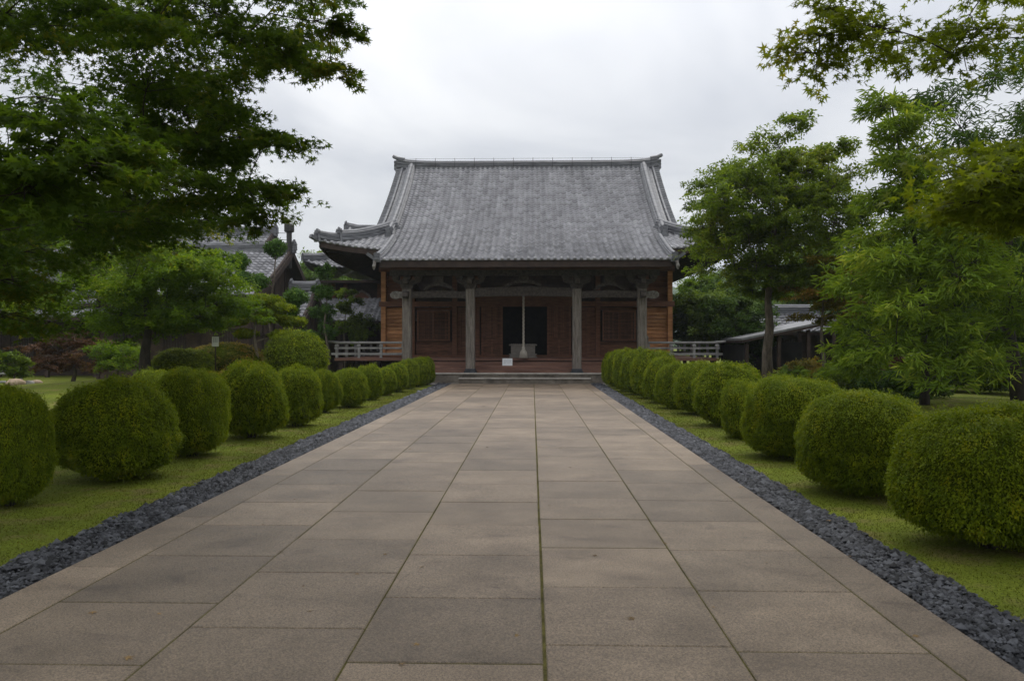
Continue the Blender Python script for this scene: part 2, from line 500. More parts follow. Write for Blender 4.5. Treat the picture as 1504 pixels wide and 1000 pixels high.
xs = np.concatenate([np.array([-3000, -900, -300, -120, -60]), np.linspace(-36, 36, 145), np.array([60, 120, 300, 900, 3000])])
ys = np.concatenate([np.array([-900, -200, -40]), np.linspace(-12, 48, 121), np.array([70, 120, 300, 900, 3500])])
GX, GY = np.meshgrid(xs, ys)
GV = np.stack([GX.ravel(), GY.ravel(), gz(GX, GY).ravel()], 1)
nx = len(xs)
idx = np.arange(nx * len(ys)).reshape(len(ys), nx)
GF = np.stack([idx[:-1, :-1].ravel(), idx[:-1, 1:].ravel(), idx[1:, 1:].ravel(), idx[1:, :-1].ravel()], 1)
gm, nt, p, out = new_mat('lawn')
t = nt.nodes.new('ShaderNodeTexCoord')
n1 = N(nt, 'ShaderNodeTexNoise', Scale=0.45, Detail=6, Roughness=0.65)
n2 = N(nt, 'ShaderNodeTexNoise', Scale=45, Detail=4, Roughness=0.7)
n3 = N(nt, 'ShaderNodeTexNoise', Scale=2.2, Detail=5, Roughness=0.6)
for n_ in (n1, n2, n3): nt.links.new(t.outputs['Object'], n_.inputs['Vector'])
r1 = ramp_node(nt, [(0.3, (0.06, 0.075, 0.009)), (0.55, (0.12, 0.15, 0.015)), (0.75, (0.18, 0.2, 0.027))])
nt.links.new(n1.outputs['Fac'], r1.inputs[0])
r3 = ramp_node(nt, [(0.5, (0, 0, 0)), (0.68, (1, 1, 1))]); nt.links.new(n3.outputs['Fac'], r3.inputs[0])
c_ = mix_rgb(nt, r3.outputs[0], r1.outputs[0], (0.15, 0.13, 0.045))
r2 = ramp_node(nt, [(0.3, (0.45, 0.45, 0.45)), (0.7, (1.5, 1.5, 1.4))]); nt.links.new(n2.outputs['Fac'], r2.inputs[0])
c_ = mix_rgb(nt, 1.0, c_, r2.outputs[0], 'MULTIPLY')
nt.links.new(c_, p.inputs['Base Color']); p.inputs['Roughness'].default_value = 0.95; p.inputs['Specular IOR Level'].default_value = 0.1
b = N(nt, 'ShaderNodeBump', Strength=0.6, Distance=0.03); nt.links.new(n2.outputs['Fac'], b.inputs['Height']); nt.links.new(b.outputs[0], p.inputs['Normal'])
tag(link_mesh('lawn', np_mesh('lawn', GV, GF, 4), gm, None, True), kind='structure')

# path slabs
PX = [-2.69, -1.773, -0.858, 0.057, 0.972, 1.887]
PL, PR = -3.05, 2.18
PEND = 29.45
pm = noise_mat('granite_paving', (0.138, 0.104, 0.073), (0.235, 0.181, 0.13), 1.6, rough=0.5, island=0.24, spec=0.45, fine=(110, 0.5), grain=(0.38, 0.62), bump=0.7, lo=0.3, hi=0.7)
nt = pm.node_tree
pb = [n_ for n_ in nt.nodes if n_.type == 'BSDF_PRINCIPLED'][0]
src = pb.inputs['Base Color'].links[0].from_socket
t = [n_ for n_ in nt.nodes if n_.type == 'TEX_COORD'][0]
ns = N(nt, 'ShaderNodeTexNoise', Scale=1.9, Detail=9, Roughness=0.68, Distortion=0.6)
mp2 = N(nt, 'ShaderNodeMapping'); mp2.inputs['Scale'].default_value = (1, 1.7, 1); mp2.inputs['Rotation'].default_value = (0, 0, 0.6)
nt.links.new(t.outputs['Object'], mp2.inputs[0]); nt.links.new(mp2.outputs[0], ns.inputs['Vector'])
rs = ramp_node(nt, [(0.33, (0.68, 0.66, 0.67)), (0.42, (0.95, 0.94, 0.93)), (0.62, (1.06, 1.05, 1.03)), (0.74, (1.25, 1.22, 1.17))])
nt.links.new(ns.outputs['Fac'], rs.inputs[0])
nt.links.new(mix_rgb(nt, 1.0, src, rs.outputs[0], 'MULTIPLY'), pb.inputs['Base Color'])
nr = N(nt, 'ShaderNodeMapRange'); nr.inputs[3].default_value = 0.3; nr.inputs[4].default_value = 0.55
nt.links.new(ns.outputs['Fac'], nr.inputs[0]); nt.links.new(nr.outputs[0], pb.inputs['Roughness'])
mb = MB()
prng = random.Random(3)
for c in range(5):
    x0, x1 = PX[c] + (.008 if c == 3 else .0045), PX[c + 1] - (.008 if c == 2 else .0045)
    y = -3.0 + prng.uniform(0, .9)
    while y < PEND - .05:
        L = 0.92 if c in (2, 3) else prng.choice((.86, .92, .98, .92))
        y1 = min(y + L, PEND)
        if PEND - y1 < .25: y1 = PEND
        dz = prng.uniform(-.002, .002)
        mb.box(x0 + prng.uniform(-.001, .001), x1, y + .006, y1 - .006, -.05, .03 + dz, .005)
        y = y1
for (x0, x1) in ((PL, PX[0] - .006), (PX[5] + .006, PR)):
    y = -3.0 + prng.uniform(0, .9)
    while y < PEND - .05:
        y1 = min(y + prng.choice((1.8, 1.5, 2.1)), PEND)
        mb.box(x0, x1, y + .0015, y1 - .0015, -.05, .03, .005)
        y = y1
path = tag(mb.build('path', pm), kind='structure')
jm = noise_mat('mossy_joint', (0.045, 0.04, 0.018), (0.1, 0.09, 0.03), 6, rough=1, spec=.05, fine=(60, .4))
tag(MB().box(PL + .02, PR - .02, -2.9, PEND - .02, -.06, .0255).build('path_bed', jm), kind='structure')
# pale compacted yard in front of the hall
ym = noise_mat('yard_gravel', (0.2, 0.185, 0.165), (0.32, 0.3, 0.275), 30, rough=.95, spec=.1, fine=(120, .3))
tag(MB().box(-14, 14, 29.0, 31.5, -.06, .022).build('yard', ym), kind='structure')
# gravel strips: individual dark pebbles
gb = noise_mat('gravel_bed', (0.012, 0.013, 0.016), (0.03, 0.032, 0.038), 40, rough=1)
tag(MB().box(PL - .5, PL - .004, -2.9, PEND, -.06, .004).box(PR + .004, PR + .42, -2.9, PEND, -.06, .004).build('gravel_bed', gb), kind='structure')
gmt = noise_mat('slate_pebbles', (0.024, 0.025, 0.029), (0.07, 0.073, 0.082), 8, rough=0.7, island=0.75, spec=.15)
def pebbles():
    base = np.array([(1, 0, 0), (.3, .85, .1), (-.75, .55, 0), (-.7, -.6, .05), (.35, -.85, 0), (.1, 0, .7)], float)
    tri = np.array([(0, 1, 5), (1, 2, 5), (2, 3, 5), (3, 4, 5), (4, 0, 5)])
    Vs, Fs, b0 = [], [], 0
    for (a, b_) in ((PL - .47, PL - .02), (PR + .02, PR + .40)):
        n = 26000
        Y = 2.2 + (PEND - 2.2) * rng.uniform(0, 1, n) ** 1.35
        wob = .035 * np.sin(Y * 3.1) + .025 * np.sin(Y * 7.7 + 1)
        X = rng.uniform(a, b_, n)
        X += np.where(a < 0, -1, 1) * np.abs(wob) * ((X - a) / (b_ - a) if a > 0 else (b_ - X) / (b_ - a))
        s_ = rng.uniform(.007, .016, n) * (1 + Y / 16) * (1 + 1.0 * (rng.uniform(0, 1, n) > .93))
        th = rng.uniform(0, 2 * np.pi, n)
        sc = rng.uniform(.65, 1.3, (n, 1, 3))
        vv = base[None] * sc * s_[:, None, None]
        c, s2 = np.cos(th)[:, None], np.sin(th)[:, None]
        V = np.stack([vv[..., 0] * c - vv[..., 1] * s2, vv[..., 0] * s2 + vv[..., 1] * c, vv[..., 2] + vv[..., 0] * rng.uniform(-.3, .3, (n, 1))], -1)
        V += np.stack([X, Y, .006 + rng.uniform(0, .02, n)], -1)[:, None, :]
        Vs.append(V.reshape(-1, 3)); Fs.append((tri[None] + (np.arange(n) * 6)[:, None, None]).reshape(-1, 3) + b0); b0 += n * 6
    return np.concatenate(Vs), np.concatenate(Fs)
V, Fc = pebbles()
tag(link_mesh('gravel', np_mesh('gravel', V, Fc, 3), gmt), 'dark grey slate pebbles lining both edges of the paved path', 'gravel', kind='stuff')
# short grass blades on the near verges
def blades():
    Ps = []
    for (a, b_, n) in ((-9.5, PL - .44, 190000), (PR + .36, 8.5, 170000)):
        Y = 2.0 + 24 * rng.uniform(0, 1, n) ** 1.8
        u = rng.uniform(0, 1, n) ** 1.3
        X = (b_ - (b_ - a) * u) if a < 0 else a + (b_ - a) * u
        Ps.append(np.stack([X, Y], 1))
    P = np.concatenate(Ps); n = len(P)
    P = P + .02 * rng.normal(0, 1, P.shape)
    Z = gz(P[:, 0], P[:, 1]) - .004
    h = rng.uniform(.005, .018, n) * (1 + P[:, 1] / 40)
    wd = rng.uniform(.0015, .0032, n) * (1 + P[:, 1] / 9)
    th = rng.uniform(0, 2 * np.pi, n); lean = rng.normal(0, .6, (n, 2))
    A = np.stack([P[:, 0] - wd * np.cos(th), P[:, 1] - wd * np.sin(th), Z], 1)
    B = np.stack([P[:, 0] + wd * np.cos(th), P[:, 1] + wd * np.sin(th), Z], 1)
    C = np.stack([P[:, 0] + lean[:, 0] * h, P[:, 1] + lean[:, 1] * h, Z + h], 1)
    return np.stack([A, B, C], 1).reshape(-1, 3), np.arange(3 * n).reshape(-1, 3)
V, Fc = blades()
M['grass'] = leaf_mat('grass_blades', (0.042, 0.05, 0.007), (0.095, 0.105, 0.011), (0.17, 0.125, 0.035), 1.6, 0.3, vary=.5)
tag(link_mesh('grass', np_mesh('grass', V, Fc, 3), M['grass']), 'short mossy lawn grass on both verges', 'grass', kind='stuff')

fn = 90
fx = rng.uniform(PL - .3, PR + .3, fn); fy = 2.6 + 20 * rng.uniform(0, 1, fn) ** 1.5
V, Fc = leaves(np.stack([fx, fy, np.full(fn, .034)], 1), np.tile([0, 0, 1.0], (fn, 1)), .03, 'maple', None, .12, .4)
M['dry_leaf'] = noise_mat('dry_leaf', (0.1, 0.06, 0.025), (0.26, 0.17, 0.07), 2, rough=.8, island=.4)
tag(link_mesh('fallen_leaves', np_mesh('fallen_leaves', V, Fc, 4), M['dry_leaf']), 'a few dry leaves fallen on the paving', 'leaves', kind='stuff')

# ------------------------------------------------------------------ distant wooded hills
def hills():
    az = np.radians(np.linspace(-75, 75, 220)); ds = np.linspace(320, 1000, 46)
    A, D = np.meshgrid(az, ds)
    el = np.interp(np.degrees(az), [-75, -45, -34, -24, -14, -5, 5, 11, 17, 23, 30, 45, 75], [14, 13, 11.5, 8, 5.5, 5, 5, 5.0, 6.0, 7.6, 8.5, 9, 10])
    el = el + .5 * np.sin(az * 23) + .3 * np.sin(az * 57 + 1)
    ridge = 680 + 90 * np.sin(az * 9)
    prof = np.exp(-((D - ridge[None]) / 190) ** 2) - .03
    Z = np.tan(np.radians(el))[None] * ridge[None] * prof
    Z += 5 * np.sin(A * 71 + D * .03) * np.clip(prof, 0, 1) + rng.normal(0, 1.3, Z.shape) * (prof > .1)
    V = np.stack([np.sin(A) * D, np.cos(A) * D, Z - 2], -1).reshape(-1, 3)
    n = len(az); i = np.arange(V.shape[0]).reshape(len(ds), n)
    return V, np.stack([i[:-1, :-1].ravel(), i[:-1, 1:].ravel(), i[1:, 1:].ravel(), i[1:, :-1].ravel()], 1)
V, Fc = hills()
hm = noise_mat('wooded_hill', (0.022, 0.04, 0.014), (0.06, 0.095, 0.03), 0.05, rough=1, spec=0.05, fine=(0.25, .5))
tag(link_mesh('hills', np_mesh('hills', V, Fc, 4), hm, None, True), kind='structure')

# ------------------------------------------------------------------ tiled roofs
def tile_field(Pf, lo, hi, d0, d1, tw, th, amp=.045, step=.035, m=6, caps=True, g=None):
    """individual pan tiles over a surface Pf(u,d)->(...,3); u runs along the eave, d down the slope from d0 to d1.
    lo(d), hi(d) bound u (hips).  Returns verts, quads."""
    g = g or rng
    nv = max(1, int(round((d1 - d0) / th))); th = (d1 - d0) / nv
    umin = min(lo(d0), lo(d1), lo((d0 + d1) / 2)); umax = max(hi(d0), hi(d1), hi((d0 + d1) / 2))
    nu = max(1, int(round((umax - umin) / tw))); tw = (umax - umin) / nu
    s = np.linspace(0, 1, m + 1)
    hp = amp * np.abs(np.cos(np.pi * s)) ** 1.6
    Vs, Fs, b = [], [], 0
    eps = .02
    for r in range(nv):
        da, db = d0 + r * th, d0 + (r + 1) * th + .015
        dj = g.normal(0, .006, nu)
        U = umin + (np.arange(nu)[:, None] + s[None]) * tw
        rows = []
        ok = (np.minimum(U[:, -1], hi(db)) - np.maximum(U[:, 0], lo(db))) > .03
        U = U[ok]; k = len(U)
        if k == 0: continue
        lift_j = g.normal(0, .004, k)
        for (dd, off) in ((da, 0.0), (db, step), (db, -.005)):
            Uc = np.clip(U, lo(dd), hi(dd))
            D = np.full_like(Uc, dd) + (dj[ok][:, None] if off else 0)
            p = Pf(Uc, D)
            nrm = np.cross(Pf(Uc + eps, D) - p, Pf(Uc, D + eps) - p)
            nrm /= np.linalg.norm(nrm, axis=-1)[..., None] + 1e-9
            nrm *= np.sign(nrm[..., 2:3] + 1e-9)
            hh = hp[None] + off + (lift_j[:, None] if off > 0 else 0) if off >= 0 else np.full((1, m + 1), off)
            rows.append(p + nrm * hh[..., None])
        V = np.stack(rows, 1)                   # k,3,m+1,3
        Vs.append(V.reshape(-1, 3))
        i = np.arange(k * 3 * (m + 1)).reshape(k, 3, m + 1) + b
        q = np.stack([i[:, :-1, :-1], i[:, 1:, :-1], i[:, 1:, 1:], i[:, :-1, 1:]], -1)
        Fs.append(q.reshape(-1, 4)); b += k * 3 * (m + 1)
    if caps:   # round end tiles along the eave
        us = umin + np.arange(nu + 1) * tw
        us = us[(us >= lo(d1) + .02) & (us <= hi(d1) - .02)]
        D = np.full_like(us, d1)
        p = Pf(us, D); q = Pf(us, D - .1); ax = p - q; ax /= np.linalg.norm(ax, axis=1)[:, None]
        al = Pf(us + .02, D) - p; al /= np.linalg.norm(al, axis=1)[:, None]
        up = np.cross(al, -ax); up *= np.sign(up[:, 2:3])
        c = p + up * (amp * .55 + step * .5)
        ring = []
        for e in (-.12, .05):
            for k in range(8):
                a = k * math.pi / 4
                ring.append(c + ax * e + (al * math.cos(a) + up * math.sin(a)) * .062)
        V = np.stack(ring, 1); n = len(us)
        Vs.append(V.reshape(-1, 3)); base = (np.arange(n) * 16)[:, None] + b
        fl = [(k, (k + 1) % 8, 8 + (k + 1) % 8, 8 + k) for k in range(8)] + [(8, 9, 10, 11), (8, 11, 12, 15), (12, 13, 14, 15)]
        Fs.append((np.array(fl)[None] + base[:, :, None]).reshape(-1, 4)); b += n * 16
    return np.concatenate(Vs), np.concatenate(Fs)

def ridge_sec(wd, h, cap):
    """stacked ridge: ledges and a round cap"""
    pts = [(-wd * .62, -.05), (-wd * .62, .03), (-wd * .5, .05), (-wd * .5, h * .33), (-wd * .56, h * .36), (-wd * .44, h * .42), (-wd * .44, h * .68), (-wd * .5, h * .71), (-wd * .38, h * .78)]
    arc = [(cap * math.cos(a), h * .78 + cap * math.sin(a)) for a in np.linspace(math.pi, 0, 7)]
    return pts + arc + [(-x, y) for x, y in reversed(pts)]

def ogre(mb, c, ax, wd, h, t=.1):
    """end tile of a ridge: a shield with a raised boss and two curled horns, facing along ax (horizontal)"""
    ax = Vector(ax); ax.z = 0; ax.normalize(); sd = Vector((ax.y, -ax.x, 0)); c = Vector(c)
    out = [(-.75, -.25), (-.62, .1), (-.5, .5), (-.62, .78), (-.45, .95), (-.2, .86), (0, 1.08), (.2, .86), (.45, .95), (.62, .78), (.5, .5), (.62, .1), (.75, -.25)]
    for s_, z0, z1 in ((1.0, 0, t), (.55, t, t * 1.7)):
        vs = [c + sd * (x * wd * s_) + Vector((0, 0, 1)) * ((y * s_ + (1 - s_) * .35) * h) + ax * z0 for x, y in out]
        vs += [v + ax * (z1 - z0) for v in vs]
        n = len(out)
        mb.add(vs, [tuple(range(n)), tuple(range(2 * n - 1, n - 1, -1))] + [(k, (k + 1) % n, (k + 1) % n + n, k + n) for k in range(n)])

# ------------------------------------------------------------------ the temple hall (y = 0 is its front wall, x = 0 its axis)
XC, YW = -0.27, 33.5
hall = empty('temple_hall', (XC, YW, 0), 0, 'large wooden temple hall with a grey tiled roof at the end of the path', 'temple')
DP = [(0, 10.5, -.84), (5.2, 6.75, -.60), (8.6, 5.15, -.38), (10.2, 4.66, -.20)]
def prof(d):
    d = np.asarray(d, float); z = np.zeros_like(d)
    for i in range(3):
        (a, za, ma), (b, zb, mb_) = DP[i], DP[i + 1]
        L = b - a; t = (d - a) / L
        h = (2 * t**3 - 3 * t**2 + 1) * za + (t**3 - 2 * t**2 + t) * L * ma + (-2 * t**3 + 3 * t**2) * zb + (t**3 - t**2) * L * mb_
        lo_ok = (d >= a) if i else np.ones_like(d, bool)
        hi_ok = (d <= b) if i < 2 else np.ones_like(d, bool)
        z = np.where(lo_ok & hi_ok, h, z)
    return z
def uplift(x, d):
    a, b_ = np.maximum(np.abs(x), d), np.minimum(np.abs(x), d)
    return .4 * np.clip((b_ - 4.6) / 3.7, 0, 1.1) ** 2.2 * np.clip((a - 5.6) / 2.7, 0, 1.1) ** 1.3
EV, VG, KO = 8.3, 6.5, 5.5
def Pfront(u, d): return np.stack([u, 6 - d, prof(d) + np.where(d < EV + .05, uplift(u, d), 0)], -1)
def Pback(u, d): return np.stack([u, 6 + d, prof(d) + uplift(u, d)], -1)
def Pleft(u, d): return np.stack([-d + 0 * u, 6 + u, prof(d) + uplift(u, d)], -1)
def Pright(u, d): return np.stack([d + 0 * u, 6 + u, prof(d) + uplift(u, d)], -1)
TW, TH = .247, .205
parts = []
# upper slope and the part that runs on over the stair porch, each tile real
parts.append(tile_field(Pfront, lambda d: -5.55, lambda d: 5.55, 0, 10.2, TW, TH, amp=.055, step=.05))
for s_ in (-1, 1):
    l1 = (lambda d: -min(VG, 6.05) if d < 5.8 else -max(d, 5.8)) if s_ < 0 else (lambda d: 5.55)
    h1 = (lambda d: -5.55) if s_ < 0 else (lambda d: min(VG, 6.05) if d < 5.8 else max(d, 5.8))
    parts.append(tile_field(Pfront, l1, h1, 0, EV, TW, TH))
parts.append(tile_field(Pleft, lambda d: -d, lambda d: d, 5.7, EV, TW, TH))
parts.append(tile_field(Pright, lambda d: -d, lambda d: d, 5.7, EV, TW, TH))
parts.append(tile_field(Pback, lambda d: -6.05 if d < 5.8 else -d, lambda d: 6.05 if d < 5.8 else d, 0, EV, .5, .4, caps=False))
V, Fc = join(parts)
roof = link_mesh('roof', np_mesh('roof', V, Fc, 4), M['tile'], hall)

# ridges
mb = MB()
xsr = np.linspace(-6.55, 6.55, 28)
mb.sweep([(x, 6, 10.3 + .16 * (abs(x) / 6.55) ** 8) for x in xsr], [(a, b_ * 1.0) for a, b_ in ridge_sec(.5, .46, .12)])
mb.build('main_ridge', M['ridge'], roof)
mb = MB()
for k in range(-6, 7): mb.tube([(k * .98 + .3, 5.74, 10.34), (k * .98 + .3, 5.7, 10.6), (k * .98 + .3, 5.74, 10.86)], .012, 5)
mb.tube([(-6.4, 5.98, 10.88), (6.4, 5.98, 10.88)], .006, 4)
mb.build('ridge_wire', M['flue'], roof)
for s_ in (-1, 1):
    mb = MB(); ogre(mb, (s_ * 6.52, 6, 10.3), (s_, 0, 0), .34, .52, .1)
    mb.sweep([(s_ * 6.2, 6, 10.84), (s_ * 6.55, 6, 10.9), (s_ * 6.78, 6, 11.0)], [(-.16, -.05), (-.16, .05), (0, .12), (.16, .05), (.16, -.05)])
    for q in range(3): mb.tube([(s_ * 6.3, 6, 10.4 + q * .15), (s_ * 6.72, 6, 10.41 + q * .16)], .085, 8)
    mb.build('ridge_end_tile', M['ridge'], roof)
    # descending ridge
    mb = MB()
    dd = np.linspace(.3, 6.5, 20)
    mb.sweep([(s_ * 5.78, 6 - d, float(prof(d)) + .03) for d in dd], ridge_sec(.3, .34, .1))
    mb.build('descending_ridge', M['ridge'], roof)
    mb = MB(); ogre(mb, (s_ * 5.78, 6 - 6.5, float(prof(6.5)) - .02), (0, -1, 0), .28, .5, .12)
    mb.build('ridge_end_tile', M['ridge'], roof)
    # verge: two thin rolls and a fringe of short cross tiles
    mb = MB()
    dd = np.linspace(.25, 6.3, 20)
    for xo, rr in ((6.02, .06), (6.27, .06)):
        mb.tube([(s_ * xo, 6 - d, float(prof(d)) + .09) for d in dd], rr, 8)
    d = .2
    while d < 6.5:
        z = float(prof(d))
        mb.tube([(s_ * 6.2, 6 - d, z + .05), (s_ * 6.54, 6 - d, z + .0)], .085, 8)
        mb.tube([(s_ * 6.4, 6 - d, z - .1), (s_ * 6.56, 6 - d, z - .12)], .06, 6)
        d += .2 / math.sqrt(1 + .55)
    for sd in (1, -1):
        mb.sweep([(s_ * 6.2, 6 + sd * q, float(prof(q)) + .0) for q in np.linspace(.1, 6.5, 16)], [(-.36, -.1), (-.36, .03), (.36, .03), (.36, -.1)])
    mb.build('verge_tiles', M['ridge'], roof)
    # small ridge along the porch edge
    mb = MB()
    dd = np.linspace(7.0, 10.22, 12)
    mb.sweep([(s_ * (5.52 + .02 * (d - 7)), 6 - d, float(prof(d)) + .05) for d in dd], ridge_sec(.22, .2, .085))
    ogre(mb, (s_ * 5.56, -4.22, float(prof(10.2)) + .0), (0, -1, 0), .2, .3, .08)
    mb.sweep([(s_ * 5.5, -4.1, 4.74), (s_ * 5.75, -4.12, 4.78), (s_ * 5.95, -4.13, 4.92)], [(-.09, -.06), (-.09, .06), (.09, .06), (.09, -.06)])
    mb.build('porch_ridge', M['ridge'], roof)
    for sd in (1, -1):   # corner ridges in two tiers, front and back
        mb = MB()
        dd = np.linspace(5.6, 7.6, 12)
        q = lambda d, e=0: (s_ * d, 6 - sd * d, float(prof(d) + uplift(d, d)) + e)
        mb.sweep([q(d, .04 + .05 * ((d - 5.6) / 2.0) ** 3) for d in dd], ridge_sec(.32, .36, .11))
        mb.sweep([q(d, .03 + .1 * max(0, d - 7.3)) for d in np.linspace(7.4, 8.32, 8)], ridge_sec(.28, .26, .09))
        mb.sweep([q(8.15, .02), q(8.35, .05), q(8.55, .15)], [(-.1, -.08), (-.1, .06), (.1, .06), (.1, -.08)])
        ogre(mb, q(7.6, .05), (s_, -sd, 0), .3, .5, .1)
        ogre(mb, q(8.3, .05), (s_, -sd, 0), .26, .4, .1)
        mb.build('corner_ridge', M['ridge'], roof)
# eave underside, fascia and rafters
def under(Pf, us, ds, off):
    U, D = np.meshgrid(us, ds); p = Pf(U, D); p[..., 2] -= off
    n = len(us); i = np.arange(U.size).reshape(len(ds), n)
    return p.reshape(-1, 3), np.stack([i[:-1, :-1].ravel(), i[1:, :-1].ravel(), i[1:, 1:].ravel(), i[:-1, 1:].ravel()], 1)
us = np.linspace(-1, 1, 31)
def trap(Pf):   # hip face underside, narrowing with the hip line
    def g(u, d): return Pf(u * d, d)
    return g
parts = [under(trap(Pfront), us, np.linspace(5.8, EV - .02, 6), .16), under(trap(Pleft), us, np.linspace(5.8, EV - .02, 6), .16), under(trap(Pright), us, np.linspace(5.8, EV - .02, 6), .16),
         under(Pfront, np.linspace(-KO + .05, KO - .05, 3), np.linspace(7.5, 10.15, 6), .17), under(Pback, np.linspace(-6, 6, 3), np.linspace(0, EV, 8), .16), under(Pfront, np.linspace(-6, 6, 3), np.linspace(0, 6, 6), .16)]
V, Fc = join(parts)
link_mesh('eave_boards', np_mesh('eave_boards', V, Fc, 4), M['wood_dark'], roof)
mb = MB()
for k in range(46):      # porch rafters
    x = -KO + .12 + k * (2 * KO - .24) / 45
    mb.sweep([(x, 6 - d, float(prof(d)) - .24) for d in (7.2, 8.6, 10.0)], [(-.045, -.06), (-.045, .06), (.045, .06), (.045, -.06)])
for s_ in (-1, 1):
    for k in range(64):
        u = -8.2 + k * 16.4 / 63
        d1 = EV - .12; d0 = max(6.3, abs(u))
        if d1 - d0 > .25:
            mb.sweep([(s_ * d, 6 + u, float(prof(d) + uplift(u, d)) - .24) for d in (d0, (d0 + d1) / 2, d1)], [(-.045, -.06), (-.045, .06), (.045, .06), (.045, -.06)])
    for k in range(12):
        x = s_ * (KO + .1 + k * .25); d1 = EV - .12; d0 = max(6.3, abs(x))
        if d1 - d0 > .25:
            mb.sweep([(x, 6 - d, float(prof(d) + uplift(x, d)) - .24) for d in (d0, (d0 + d1) / 2, d1)], [(-.045, -.06), (-.045, .06), (.045, .06), (.045, -.06)])
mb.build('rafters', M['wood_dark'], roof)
mb = MB()
z = float(prof(10.15)); mb.box(-KO + .02, KO - .02, -4.17, -4.1, z - .27, z - .03)
for s_ in (-1, 1):
    for sec in ([(s_ * x, 6 - EV + .03, float(prof(EV - .03) + uplift(x, EV - .03)) - .12) for x in np.linspace(5.3, EV - .1, 10)], [(s_ * (EV - .03), 6 + u, float(prof(EV - .03) + uplift(u, EV - .03)) - .12) for u in np.linspace(-EV + .1, EV - .1, 26)]):
        mb.sweep(sec, [(-.03, -.12), (-.03, .1), (.03, .1), (.03, -.12)])
mb.build('fascia', M['wood_dark'], roof)
for s_ in (-1, 1):
    gb_ = MB()
    gb_.prism([(6 - 5.9, float(prof(5.9)) - .1), (6, 10.2), (6 + 5.9, float(prof(5.9)) - .1)], 'x', s_ * 5.75, s_ * 5.85)
    gb_.build('gable_wall', M['wood_dark'], roof)
    br = MB()
    for sd in (1, -1):
        br.sweep([(s_ * 6.45, 6 + sd * q, float(prof(q)) - .28) for q in np.linspace(.02, 6.2, 14)], [(-.05, -.18), (-.05, .16), (.05, .16), (.05, -.18)])
    br.build('bargeboard', M['wood_dark'], roof)
    wp = MB()
    wp.tube([(s_ * 5.62, -4.28, 4.62), (s_ * 5.66, -4.3, 4.42), (s_ * 5.66, -4.3, 4.3)], [.05, .075, .03], 8)
    wp.build('corner_bell', M['carve'], roof)

# walls
HW = 6.2
mb = MB()
mb.box(-HW, HW, 11.9, 12.0, .3, 5.6)
for s_ in (-1, 1):
    x0, x1 = sorted((s_ * HW, s_ * (HW - .1)))
    mb.box(x0, x1, .15, 11.9, .3, 5.9)
mb.box(-HW + .1, HW - .1, .25, .3, 3.28, 5.9)
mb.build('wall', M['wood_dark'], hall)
mb = MB()
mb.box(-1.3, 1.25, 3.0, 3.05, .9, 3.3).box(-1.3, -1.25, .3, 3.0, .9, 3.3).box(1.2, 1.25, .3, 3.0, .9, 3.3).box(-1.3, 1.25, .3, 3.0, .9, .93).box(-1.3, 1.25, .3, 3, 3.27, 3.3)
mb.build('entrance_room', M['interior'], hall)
def boards(x0, x1, z0, z1, y, h, name, mat, vert=False):
    mb = MB(); pr = random.Random(int(x0 * 100))
    if vert:
        n = max(1, round((x1 - x0) / h)); q = (x1 - x0) / n
        for k in range(n): mb.box(x0 + k * q + .004, x0 + (k + 1) * q - .004, y + pr.uniform(0, .008), y + .05, z0, z1)
    else:
        n = max(1, round((z1 - z0) / h)); q = (z1 - z0) / n
        for k in range(n):
            a = z0 + k * q
            mb.add([(x0, y + .03, a + q - .003), (x1, y + .03, a + q - .003), (x1, y - .025, a), (x0, y - .025, a), (x0, y + .06, a + q - .003), (x1, y + .06, a + q - .003), (x1, y + .06, a), (x0, y + .06, a)],
                   [(0, 3, 2, 1), (4, 5, 6, 7), (3, 7, 6, 2), (0, 1, 5, 4)])
    return mb.build(name, mat, hall)
for s_ in (-1, 1):
    a, b_ = sorted((s_ * 5.0, s_ * 6.02))
    boards(a, b_, .98, 3.1, .12, .16, 'side_boarding', M['wood_board'])
    boards(a, b_, 3.36, 4.9, .16, .16, 'upper_boarding', M['wood_brown'])
    a, b_ = sorted((s_ * 3.16, s_ * 4.75))
    boards(a, b_, .98, 1.64, .14, .13, 'dado_boarding', M['wood_brown'])
    boards(a, b_, 2.98, 3.1, .14, .12, 'head_boarding', M['wood_brown'])
    a, b_ = sorted((s_ * 2.2, s_ * 2.96))
    boards(a, b_, .98, 3.1, .14, .19, 'panel_boarding', M['wood_brown'], True)
for x in (-6.12, -4.87, -3.06, -2.08, 2.08, 3.06, 4.87, 6.12): MB().box(x - .1, x + .1, -.04, .26, .96, 4.9, .012).build('wall_post', M['wood_board'] if abs(x) > 6 else M['wood_brown'], hall)  # corner posts share the boards' light-brightened colour
for b_ in ((-6.3, 6.3, -.08, -.042, 3.12, 3.34), (-6.3, 6.3, -.075, -.042, .96, 1.06), (-6.3, 6.3, -.1, .25, 4.62, 4.86), (-2.0, 2.0, -.02, .2, 3.345, 3.6)):
    MB().box(*b_).build('wall_beam', M['wood_brown'], hall)
